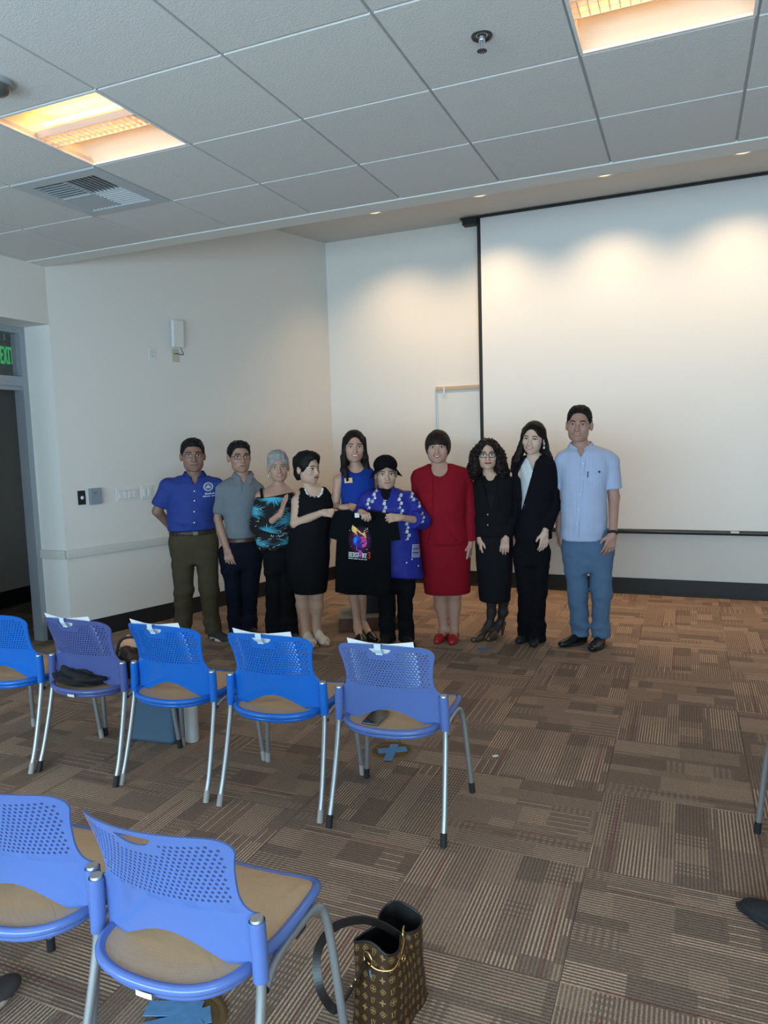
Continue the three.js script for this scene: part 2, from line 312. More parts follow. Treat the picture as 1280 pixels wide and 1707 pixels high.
// ---------- things on the left wall ----------
{
  let t = onWallB(0.1655, 1.196, 'dimmer_switch', 'small black wall plate with a white knob on the left wall', 'switch');
  part('plate', box(0.066, 0.118, 0.006, 0, 0, 0.003, 0.002), M.black, t);
  part('knob', new THREE.SphereGeometry(0.014, 20, 14).scale(1, 1.1, 0.8).translate(0, 0, 0.014), M.whitePlastic, t);
  t = onWallB(0.266, 1.2, 'thermostat', 'grey box thermostat beside the black wall plate', 'thermostat');
  part('back_plate', box(0.105, 0.14, 0.006, -0.008, 0, 0.003, 0.002), M.whitePlastic, t);
  part('cover', box(0.1, 0.135, 0.036, 0.008, 0, 0.023, 0.005), mat(lin(0.25, 0.29, 0.34), 0.5), t);
  part('slot', box(0.03, 0.008, 0.002, 0.0, 0.03, 0.0412), mat(lin(0.12, 0.14, 0.16), 0.5), t);
  t = onWallB(0.585, 1.19, 'light_switches', 'white wall plate with four rocker switches', 'switch');
  part('plate', box(0.208, 0.114, 0.007, 0, 0, 0.0035, 0.003), M.whitePlastic, t);
  for (let k = 0; k < 4; k++) { const r = part('rocker', box(0.032, 0.066, 0.006, 0, 0, 0, 0.002), M.whitePlastic, t); r.position.set(-0.069 + 0.046 * k, 0, 0.0085); r.rotation.x = k & 1 ? 0.06 : -0.06; part('rocker_frame', merged([box(0.038, 0.003, 0.003, -0.069 + 0.046 * k, 0.036, 0.008), box(0.038, 0.003, 0.003, -0.069 + 0.046 * k, -0.036, 0.008)]), mat(lin(0.45, 0.45, 0.44), 0.5), t); }
  t = onWallB(0.777, 1.196, 'switch_plate', 'white wall plate with two round-cornered switches by the blue shirt', 'switch');
  part('plate', box(0.118, 0.118, 0.007, 0, 0, 0.0035, 0.003), M.whitePlastic, t);
  for (const x of [-0.024, 0.024]) part('switch', box(0.03, 0.066, 0.01, x, 0, 0.008, 0.005), M.whitePlastic, t);
  t = onWallB(0.915, 2.431, 'wall_outlet', 'white outlet plate high on the left wall', 'outlet');
  part('plate', box(0.07, 0.114, 0.006, 0, 0, 0.003, 0.002), M.whitePlastic, t);
  for (const y of [-0.02, 0.02]) part('socket', box(0.03, 0.026, 0.004, 0, y, 0.0065, 0.003), mat(lin(0.6, 0.6, 0.58), 0.4), t);
  t = onWallB(1.171, 2.625, 'wall_antenna', 'white upright box mounted high on the left wall', 'wireless antenna');
  const bx = part('casing', box(0.125, 0.245, 0.035, 0, 0, 0, 0.008), M.whitePlastic, t); bx.position.set(0, 0, 0.04); bx.rotation.set(0.06, 0.1, 0);
  part('bracket', box(0.06, 0.12, 0.03, 0, 0, 0.012), mat(lin(0.5, 0.5, 0.47), 0.6), t);
  t = onWallB(1.162, 2.433, 'cable_plate', 'cream cable plate just below the white wall box', 'outlet');
  part('plate', box(0.072, 0.118, 0.006, 0, 0, 0.003, 0.002), mat(lin(0.5, 0.47, 0.36), 0.5), t);
  part('cable', tube([[-0.02, 0.015, 0.006], [0.0, 0.016, 0.02], [0.05, 0.008, 0.024], [0.075, 0.012, 0.02], [0.05, 0.06, 0.022], [0.04, 0.08, 0.03]], 0.003, 30, 8), M.black, t);
}
// ---------- whiteboard, projection screen ----------
{
  let t = thing('whiteboard', 'framed glossy whiteboard partly behind the left edge of the screen', 'whiteboard', [-1.3, 0.95, ROOM.back]);
  part('board', box(2.38, 1.18, 0.012, 0, 0.6, 0.008), new THREE.MeshPhysicalMaterial({ color: lin(0.74, 0.73, 0.7), roughness: 0.16, clearcoat: 0.6, clearcoatRoughness: 0.08 }), t);
  const al = mat(lin(0.5, 0.52, 0.55), 0.35, { metalness: 0.7 });
  part('frame', merged([box(0.022, 1.2, 0.02, -1.19, 0.6, 0.01, 0.003), box(0.022, 1.2, 0.02, 1.19, 0.6, 0.01, 0.003), box(2.4, 0.022, 0.02, 0, 0.011, 0.01, 0.003)]), al, t);
  part('map_rail', box(2.4, 0.04, 0.028, 0, 1.175, 0.014, 0.004), mat(lin(0.55, 0.42, 0.27), 0.5), t);
  part('clip', box(0.02, 0.07, 0.012, -1.1, 1.155, 0.033, 0.002), M.whitePlastic, t);
  part('tray', box(2.2, 0.015, 0.07, 0, -0.004, 0.036, 0.004), al, t);
  t = thing('projection_screen', 'huge white pull-down projection screen hanging from the stage ceiling', 'projection screen', [-0.05, 0, -7.34]);
  part('fabric', box(3.8, 3.15, 0.003, 0, 2.235, 0), mat(lin(0.83, 0.84, 0.83), 0.6), t);
  part('side_border', merged([box(0.036, 3.15, 0.0035, -1.917, 2.235, 0), box(0.036, 3.15, 0.0035, 1.917, 2.235, 0)]), M.black, t);
  const bar = part('bottom_bar', new THREE.CapsuleGeometry(0.024, 3.85, 6, 16).rotateZ(Math.PI / 2).scale(1, 1, 0.7).translate(0, 0.645, 0), mat(lin(0.05, 0.055, 0.06), 0.3, { metalness: 0.6 }), t);
  part('pull_tab', box(0.07, 0.018, 0.004, 0.46, 0.655, 0.018, 0.001), M.whitePlastic, t);
  part('case', merged([box(4.2, 0.016, 0.12, 0, 3.796, -0.02), box(0.15, 0.06, 0.1, -2.0, 3.76, 0, 0.004), box(0.15, 0.06, 0.1, 2.0, 3.76, 0, 0.004)]), M.black, t);
}
// ---------- low lectern behind the group ----------
{
  const t = thing('lectern', 'dark lectern on a wooden base half hidden behind the women', 'lectern', [-2.55, 0, -5.62], 0.45);
  part('base', box(0.5, 0.11, 0.42, 0, 0.055, 0, 0.004), mat(lin(0.12, 0.05, 0.025), 0.5), t);
  part('base_top', box(0.5, 0.012, 0.42, 0, 0.117, 0, 0.003), mat(lin(0.3, 0.26, 0.21), 0.7), t);
  part('cabinet', box(0.36, 0.62, 0.28, 0.06, 0.434, -0.05, 0.006), M.black, t);
  part('desk', box(0.4, 0.03, 0.32, 0.06, 0.76, -0.05, 0.006).rotateX(0.12).translate(0, 0.01, -0.08), mat(lin(0.06, 0.03, 0.018), 0.5), t);
}

// ---------- chairs ----------
const fabricMap = dataTexture(256, 256, (x, y) => { const a = Math.sin(x * Math.PI / 4), b = Math.sin(y * Math.PI / 4), w = a * b; const v = 0.72 + 0.3 * Math.max(0, Math.abs(w)) + (rnd() - 0.5) * 0.12; return [252 * v, 212 * v, 170 * v]; }, true, [9, 9]);
const fabricBump = dataTexture(256, 256, (x, y) => 128 + 110 * Math.sin(x * Math.PI / 4) * Math.sin(y * Math.PI / 4), false, [9, 9]);
const scuffs = dataTexture(256, 256, (x, y) => { const s = noise(x / 30, y / 22, 5) + 0.5 * noise(x / 9, y / 7, 8) + 0.3 * noise(x / 3, y / 3, 2); const k = s > 0.35 ? Math.min(1, (s - 0.35) * 3) : 0; return 95 + 70 * k + rnd() * 12; }, false, [2, 2]);
const CM = {
  bright: mat(lin(0.012, 0.145, 0.57), 0.36, { roughnessMap: scuffs }), violet: mat(lin(0.098, 0.162, 0.415), 0.36, { roughnessMap: scuffs }), dull: mat(lin(0.085, 0.112, 0.31), 0.4, { roughnessMap: scuffs }),
  mesh: mat(0xffffff, 0.9, { map: fabricMap, bumpMap: fabricBump, bumpScale: 0.002 }),
  tube: mat(lin(0.42, 0.44, 0.46), 0.38, { metalness: 0.75 }), greyFoot: mat(lin(0.36, 0.34, 0.32), 0.6),
};
const backShape = (s, y) => { // local height y and sideways s on the reclined, wrapped back
  const k = THREE.MathUtils.clamp((y - 0.43) / 0.37, 0, 1.1), top = -0.118 + 0.02 * k + 0.108 * k * k;
  const wrap = 0.02 + 0.055 * k, c = 1 - (s / 0.235) ** 2;
  return [s, y, top - wrap * (s / 0.22) ** 2 + 0.012 * (1 - k) * c];
};
const chairBack = (() => {
  const sh = new THREE.Shape();
  sh.moveTo(-0.212, 0.432);
  sh.bezierCurveTo(-0.13, 0.432, -0.08, 0.5, 0, 0.5); sh.bezierCurveTo(0.08, 0.5, 0.13, 0.432, 0.212, 0.432);
  sh.lineTo(0.224, 0.57); sh.bezierCurveTo(0.205, 0.575, 0.19, 0.59, 0.189, 0.63);
  sh.bezierCurveTo(0.19, 0.68, 0.2, 0.72, 0.206, 0.735); sh.bezierCurveTo(0.21, 0.775, 0.17, 0.787, 0.15, 0.79);
  sh.bezierCurveTo(0.05, 0.806, -0.05, 0.806, -0.15, 0.79);
  sh.bezierCurveTo(-0.17, 0.787, -0.21, 0.775, -0.206, 0.735); sh.bezierCurveTo(-0.2, 0.72, -0.19, 0.68, -0.189, 0.63);
  sh.bezierCurveTo(-0.19, 0.59, -0.205, 0.575, -0.224, 0.57); sh.lineTo(-0.212, 0.432);
  const slot = new THREE.Path(); slot.moveTo(-0.05, 0.781); slot.bezierCurveTo(-0.036, 0.746, 0.036, 0.746, 0.05, 0.781); slot.bezierCurveTo(0.02, 0.787, -0.02, 0.787, -0.05, 0.781); sh.holes.push(slot);
  for (let r = 0; r < 14; r++) for (let c = -13; c <= 13; c++) {
    const x = (c + (r & 1 ? 0.5 : 0)) * 0.0138, y = 0.606 + r * 0.0120;
    if (Math.abs(x) > 0.172 + (y - 0.6) * 0.08 || (Math.abs(x) < 0.06 && y > 0.736) || y > 0.772 - 0.3 * Math.max(0, Math.abs(x) - 0.13)) continue;
    const ring = []; for (let k = 0; k < 9; k++) { const a = -k / 9 * Math.PI * 2; ring.push(new THREE.Vector2(x + Math.cos(a) * 0.0036, y + Math.sin(a) * 0.0041)); }
    sh.holes.push(new THREE.Path(ring));
  }
  let g = new THREE.ExtrudeGeometry(sh, { depth: 0.006, bevelEnabled: false, curveSegments: 12 });
  g = new TessellateModifier(0.022, 7).modify(g);
  const p = g.attributes.position, normals = g.attributes.normal, original = normals.clone();
  for (let i = 0; i < p.count; i++) { const [x, y, z] = backShape(p.getX(i), p.getY(i)); p.setXYZ(i, x, y, z + p.getZ(i) - 0.003); }
  const flat = g.clone(); flat.computeVertexNormals();
  for (let i = 0; i < p.count; i++) { // smooth normals of the curved sheet on its two faces, flat ones inside the holes
    if (Math.abs(original.getZ(i)) < 0.9) { normals.setXYZ(i, flat.attributes.normal.getX(i), flat.attributes.normal.getY(i), flat.attributes.normal.getZ(i)); continue; }
    const x = p.getX(i), y = p.getY(i), e = 0.003, a = backShape(x - e, y)[2], b = backShape(x + e, y)[2], c = backShape(x, y - e)[2], d = backShape(x, y + e)[2];
    const n = new THREE.Vector3((a - b) / (2 * e), (c - d) / (2 * e), 1).normalize().multiplyScalar(Math.sign(original.getZ(i)));
    normals.setXYZ(i, n.x, n.y, n.z);
  }
  const uv = new Float32Array(g.attributes.position.count * 2); for (let i = 0; i < g.attributes.position.count; i++) { uv[i * 2] = g.attributes.position.getX(i); uv[i * 2 + 1] = g.attributes.position.getY(i); }
  g.setAttribute('uv', new THREE.BufferAttribute(uv, 2));
  return g;
})();
const seatOutline = (k) => { // closed outline of the seat, k shrinks it towards the middle
  const s = new THREE.Shape(), w = 0.232 - k, f = -0.455 + k, b = 0.005 - k;
  s.moveTo(0, b); s.bezierCurveTo(0.11, b, 0.19 - k * 0.6, -0.03, 0.205 - k, -0.13); s.bezierCurveTo(0.212 - k, -0.22, w, -0.3, w, -0.38); s.bezierCurveTo(w, f + 0.02, w - 0.03, f, w - 0.07, f);
  s.lineTo(-w + 0.07, f); s.bezierCurveTo(-w + 0.03, f, -w, f + 0.02, -w, -0.38); s.bezierCurveTo(-w, -0.3, -0.212 + k, -0.22, -0.205 + k, -0.13); s.bezierCurveTo(-0.19 + k * 0.6, -0.03, -0.11, b, 0, b);
  return s;
};
const seatY = (x, z) => 0.448 - 0.012 * Math.exp(-(((z + 0.2) / 0.14) ** 2)) + 0.012 * Math.max(0, Math.min(1, (-z - 0.25) / 0.15)) - 0.016 * Math.max(0, (-z - 0.39) / 0.065) ** 2 + 0.01 * (x / 0.2) ** 2;
const seatMesh = (() => {
  let g = new THREE.ExtrudeGeometry(seatOutline(0.018), { depth: 0.006, bevelEnabled: false, curveSegments: 16 });
  g = new TessellateModifier(0.04, 4).modify(g).rotateX(Math.PI / 2);
  const p = g.attributes.position; for (let i = 0; i < p.count; i++) { const x = p.getX(i), z = p.getZ(i); p.setXYZ(i, x, p.getY(i) + seatY(x, z), z); }
  g.computeVertexNormals(); return metricUV(g);
})();
const seatRim = (() => {
  const pts = seatOutline(0.01).getSpacedPoints(90).slice(0, -1).map((q) => new THREE.Vector3(q.x, seatY(q.x, q.y) - 0.006, q.y));
  const c = new THREE.CatmullRomCurve3(pts, true), g = new THREE.TubeGeometry(c, 160, 0.0125, 10, true);
  const lower = pts.map((q) => new THREE.Vector3(q.x * 0.95, q.y - 0.02, -0.225 + (q.z + 0.225) * 0.95));
  return metricUV(merged([g, new THREE.TubeGeometry(new THREE.CatmullRomCurve3(lower, true), 160, 0.011, 8, true)]));
})();
function makeChair(label, shell, feet, group) {
  const t = thing('stacking_chair', label, 'chair', [0, 0, 0], 0, group);
  part('backrest', chairBack, shell, t); part('seat_rim', seatRim, shell, t); part('seat', seatMesh, CM.mesh, t);
  for (const s of [-1, 1]) {
    const leg = part('leg', tube([[s * 0.2455, 0.045, -0.014], [s * 0.244, 0.1, -0.035], [s * 0.2375, 0.3, -0.09], [s * 0.2335, 0.44, -0.118], [s * 0.2285, 0.573, -0.118]], 0.0118, 30, 12), CM.tube, t);
    part('foot', rod([s * 0.247, 0, 0], [s * 0.2455, 0.05, -0.016], 0.0135, 0.0132), feet[0], leg);
    const front = part('leg', tube([[s * 0.2355, 0.4, -0.125], [s * 0.215, 0.405, -0.2], [s * 0.208, 0.408, -0.3], [s * 0.213, 0.412, -0.385], [s * 0.22, 0.4, -0.42], [s * 0.228, 0.36, -0.434], [s * 0.254, 0.045, -0.462]], 0.0118, 44, 12), CM.tube, t);
    part('foot', rod([s * 0.2575, 0, -0.466], [s * 0.254, 0.05, -0.462], 0.0135, 0.0132), feet[1] ?? feet[0], front);
    const c = part('socket', tube([[s * 0.2332, 0.43, -0.117], [s * 0.2315, 0.5, -0.119], [s * 0.229, 0.568, -0.1185]], 0.0185, 12, 16), shell, t);
    part('cap', rod([s * 0.229, 0.566, -0.1185], [s * 0.2288, 0.574, -0.118], 0.0165, 0.014, 18), CM.tube, c);
    part('glide_block', box(0.02, 0.022, 0.05, s * 0.205, 0.398, -0.33, 0.005), M.rubber, t);
  }
  part('crossbar', tube([[-0.207, 0.402, -0.3], [0, 0.395, -0.3], [0.207, 0.402, -0.3]], 0.009, 12, 8), CM.tube, t);
  return t;
}
function recolour(chair, shell, foot) { chair.traverse((o) => { if (['backrest', 'seat_rim', 'socket'].includes(o.name)) o.material = shell; if (o.name === 'foot' && foot) o.material = foot; }); }
const firstChair = makeChair('violet-blue stacking chair with a phone on its seat', CM.violet, [M.rubber]);
{
  const grey = [CM.greyFoot], black = [M.rubber];
  const rows = [
    [-1.117, -2.549, 0.05, CM.violet, black, 'violet-blue chair at the right end of the front row, phone on its seat'],
    [-1.664, -2.547, 0.05, CM.bright, grey, 'bright blue chair left of the chair with the phone'],
    [-2.234, -2.543, -0.01, CM.bright, grey, 'bright blue chair above the slate-blue tote bag'],
    [-2.738, -2.518, 0.0, CM.dull, black, 'dull violet chair with black clothing on its seat'],
    [-3.25, -2.486, 0.0, CM.bright, grey, 'bright blue chair cut off by the left edge of the picture'],
    [-1.572, -1.136, 0.1, CM.violet, black, 'violet-blue chair in the near row cut off at left'],
    [-1.087, -1.13, 0.0, CM.violet, black, 'nearest violet-blue chair beside the brown handbag'],
    [0.53, -2.616, 0.0, CM.violet, black, 'chair at the right edge with only a leg in view'],
  ];
  rows.forEach(([x, z, turn, shell, feet, label], n) => {
    let c = firstChair;
    if (n) { c = firstChair.clone(); c.name = numbered('stacking_chair'); scene.add(c); }
    recolour(c, shell, feet[0]); c.position.set(x, 0, z); c.rotation.y = turn; tag(c, label, 'chair', 'blue stacking chairs in rows');
  });
  // sticker on two seat rims
}
// reserved sheets taped to the front-row backs
{
  const sheetMat = mat(lin(0.78, 0.79, 0.8), 0.8), tapeMat = mat(lin(0.55, 0.68, 0.8), 0.5);
  const g = (() => { const q = new THREE.BoxGeometry(0.28, 0.21, 0.0008, 14, 10, 1), p = q.attributes.position; for (let i = 0; i < p.count; i++) { const x = p.getX(i), y = p.getY(i) + 0.7; const up = y + 0.012 * Math.max(0, Math.abs(x) - 0.04) / 0.1; const b = backShape(Math.abs(x) * 0.6, Math.min(0.8, y)); p.setXYZ(i, x, up, b[2] - 0.012 + p.getZ(i)); } q.computeVertexNormals(); return q; })();
  const strip = (() => { const pts = [[0.757, -0.006], [0.764, -0.004], [0.782, 0.0115], [0.803, 0.0165], [0.8065, 0.012], [0.8055, 0.0], [0.79, -0.013], [0.75, -0.026]]; const gs = []; for (let k = 0; k + 1 < pts.length; k++) { const [y0, z0] = pts[k], [y1, z1] = pts[k + 1], L = Math.hypot(y1 - y0, z1 - z0); gs.push(box(0.028, L, 0.0007).rotateX(Math.atan2(z1 - z0, y1 - y0)).translate(0, (y0 + y1) / 2, (z0 + z1) / 2)); } return merged(gs); })();
  [[-1.117, -2.549, 0.05, 'above the phone'], [-1.664, -2.547, 0.05, 'left of the chair with the phone'], [-2.234, -2.543, -0.01, 'above the slate-blue tote bag'], [-2.738, -2.518, 0, 'above the black jacket']].forEach(([x, z, turn, where]) => {
    const t = thing('paper_sheet', `white sheet taped to the chair back ${where}`, 'paper', [x, 0, z], turn, 'sheets taped to front-row chair backs');
    part('sheet', g, sheetMat, t); part('tape', strip, tapeMat, t);
  });
  for (const [x, z, turn, where] of [[-2.738, -2.518, 0, 'dull violet front-row chair'], [-1.087, -1.13, 0, 'nearest violet-blue chair']]) {
    const t = thing('sticker', `small white sticker on the rear seat rim of the ${where}`, 'sticker', [x, 0, z], turn, 'stickers on seat rims');
    part('label', (() => { const q = new THREE.CylinderGeometry(0.1, 0.1, 0.013, 10, 1, true, -0.22, 0.44); return q.scale(1, 1, 0.4).translate(0.012, 0.424, -0.0342); })(), M.whitePlastic, t);
  }
}
// ---------- things on and under the chairs ----------
{
  const t = thing('phone', 'black phone lying on the seat of the end chair', 'phone', [-1.19, 0.447, -2.665], 0.05);
  part('case', box(0.074, 0.008, 0.15, 0, 0.004, 0, 0.003), mat(lin(0.16, 0.15, 0.13), 0.4, { metalness: 0.5 }), t);
  part('screen', box(0.068, 0.001, 0.144, 0, 0.0083, 0), new THREE.MeshPhysicalMaterial({ color: lin(0.006, 0.006, 0.007), roughness: 0.12 }), t);
}
function blob(w, h, d, freq, amp, sd) { const g = new THREE.SphereGeometry(1, 48, 32), p = g.attributes.position; for (let i = 0; i < p.count; i++) { let x = p.getX(i), y = p.getY(i), z = p.getZ(i); const k = 1 + amp * (noise(x * freq + sd, y * freq, z * freq) + 0.5 * noise(x * freq * 2.3, y * freq * 2.3 + sd, z * freq * 2.3)); y = Math.max(y, -0.82); p.setXYZ(i, x * k * w / 2, (y + 0.82) * k * h / 1.82, z * k * d / 2); } g.computeVertexNormals(); return g; }
{
  let t = thing('black_jacket', 'crumpled black jacket on the seat of the dull violet chair', 'jacket', [-2.765, 0.447, -2.63], 0);
  part('cloth', blob(0.3, 0.075, 0.2, 2.2, 0.3, 3), mat(lin(0.012, 0.011, 0.012), 0.9), t);
  t = thing('brown_purse', 'rounded dark brown leather purse beside the black jacket', 'purse', [-2.6, 0.45, -2.79], 0.3);
  part('body', blob(0.16, 0.15, 0.15, 1.2, 0.12, 9), mat(lin(0.03, 0.016, 0.01), 0.35), t);
  part('strap', tube([[-0.05, 0.1, 0.06], [-0.03, 0.19, 0.02], [0.03, 0.19, -0.01], [0.05, 0.1, -0.05]], 0.007, 24, 8), mat(lin(0.015, 0.01, 0.008), 0.5), t);
  t = thing('flyer', 'pale peach folded flyer sticking up from the purse', 'paper', [-2.6, 0.6, -2.85], 0.25);
  part('sheet', (() => { const q = new THREE.BoxGeometry(0.15, 0.0015, 0.1, 10, 1, 8), p = q.attributes.position; for (let i = 0; i < p.count; i++) p.setY(i, p.getY(i) + 0.02 * Math.abs(p.getX(i) / 0.075) + 0.01 * Math.sin(p.getX(i) * 40)); q.computeVertexNormals(); return q.rotateX(0.35); })(), mat(lin(0.75, 0.5, 0.36), 0.8), t);
}
{
  const t = thing('tote_bag', 'slate-blue tote bag on the carpet under a bright blue chair', 'tote bag', [-2.69, 0, -3.06], 0.1);
  const g = new RoundedBoxGeometry(0.27, 0.32, 0.16, 8, 0.025), p = g.attributes.position;
  for (let i = 0; i < p.count; i++) { const k = (p.getY(i) + 0.16) / 0.32; p.setXYZ(i, p.getX(i) * (1.12 - 0.2 * k) + 0.012 * noise(p.getY(i) * 9, p.getZ(i) * 9), p.getY(i) + 0.16, p.getZ(i) * (1.15 - 0.75 * k) + 0.02 * noise(p.getX(i) * 8, p.getY(i) * 8, 4)); }
  g.computeVertexNormals();
  part('body', g, mat(lin(0.055, 0.105, 0.165), 0.75), t);
  for (const z of [-0.03, 0.03]) part('handle', tube([[-0.07, 0.3, z], [-0.06, 0.37, z * 1.5], [0, 0.395, z * 1.8], [0.06, 0.37, z * 1.5], [0.07, 0.3, z]], 0.007, 24, 8), mat(lin(0.04, 0.08, 0.13), 0.7), t);
}
{
  const t = thing('water_bottle', 'white drinking bottle standing beside the slate-blue tote bag', 'bottle', [-2.475, 0, -3.08]);
  part('body', new THREE.LatheGeometry([[0, 0], [0.034, 0], [0.037, 0.006], [0.037, 0.185], [0.033, 0.2], [0.02, 0.212], [0.02, 0.222]].map((q) => new THREE.Vector2(...q)), 32), mat(lin(0.55, 0.53, 0.52), 0.35), t);
  part('cap', new THREE.LatheGeometry([[0.022, 0.218], [0.024, 0.222], [0.024, 0.25], [0.02, 0.256], [0, 0.256]].map((q) => new THREE.Vector2(...q)), 28), mat(lin(0.5, 0.5, 0.5), 0.4), t);
}
// floor boxes and tape
{
  const brass = mat(lin(0.22, 0.14, 0.055), 0.4, { metalness: 0.55 }), tapeM = mat(lin(0.10, 0.26, 0.5), 0.7);
  const lid = () => new THREE.LatheGeometry([[0, 0.006], [0.075, 0.006], [0.078, 0.003], [0.083, 0.003], [0.086, 0.006], [0.098, 0.006], [0.104, 0.0]].map((q) => new THREE.Vector2(...q)), 48);
  let t = thing('floor_box', 'round brass floor outlet under the end chair of the front row', 'floor outlet', [-1.395, 0, -3.31], 0, 'round floor outlets'); part('lid', lid(), brass, t);
  t = thing('tape_cross', 'blue tape stuck across the floor outlet by the end chair', 'tape', [-1.39, 0.0065, -3.31], 0.3);
  part('strip', box(0.15, 0.002, 0.055, 0, 0.001, 0.0).rotateY(0.2), tapeM, t); part('strip', box(0.045, 0.002, 0.19, 0, 0.003, 0.03).rotateY(-0.1), tapeM, t);
  t = thing('floor_box', 'round brass floor outlet beside the nearest chair', 'floor outlet', [-1.27, 0, -1.5], 0, 'round floor outlets'); part('lid', lid(), brass, t);
  t = thing('tape_patch', 'crumpled blue tape over the floor outlet at the bottom edge', 'tape', [-1.305, 0.0065, -1.48], 0.5);
  for (const [x, z, r, w, l] of [[0, 0.02, 0.2, 0.06, 0.2], [-0.01, -0.035, -0.15, 0.055, 0.16], [0.0, 0.06, 0.45, 0.06, 0.17]]) part('strip', (() => { const q = new THREE.BoxGeometry(l, 0.0025, w, 16, 1, 6), p = q.attributes.position; for (let i = 0; i < p.count; i++) p.setY(i, p.getY(i) + 0.003 + 0.004 * Math.abs(noise(p.getX(i) * 40 + r * 9, p.getZ(i) * 40))); q.computeVertexNormals(); return q.rotateY(r).translate(x, 0.003, z); })(), tapeM, t);
  t = thing('tape_mark', 'small blue tape mark on the carpet in front of the dark pumps', 'tape', [-1.414, 0, -5.2], 0.4); part('strip', box(0.085, 0.002, 0.05, 0, 0.001, 0), mat(lin(0.05, 0.17, 0.42), 0.7), t);
  t = thing('paper_scrap', 'tiny white paper scrap on the carpet right of the chairs', 'litter', [-0.875, 0, -3.42], 0.6); part('scrap', blob(0.03, 0.008, 0.016, 3, 0.4, 2), M.whitePlastic, t);
}
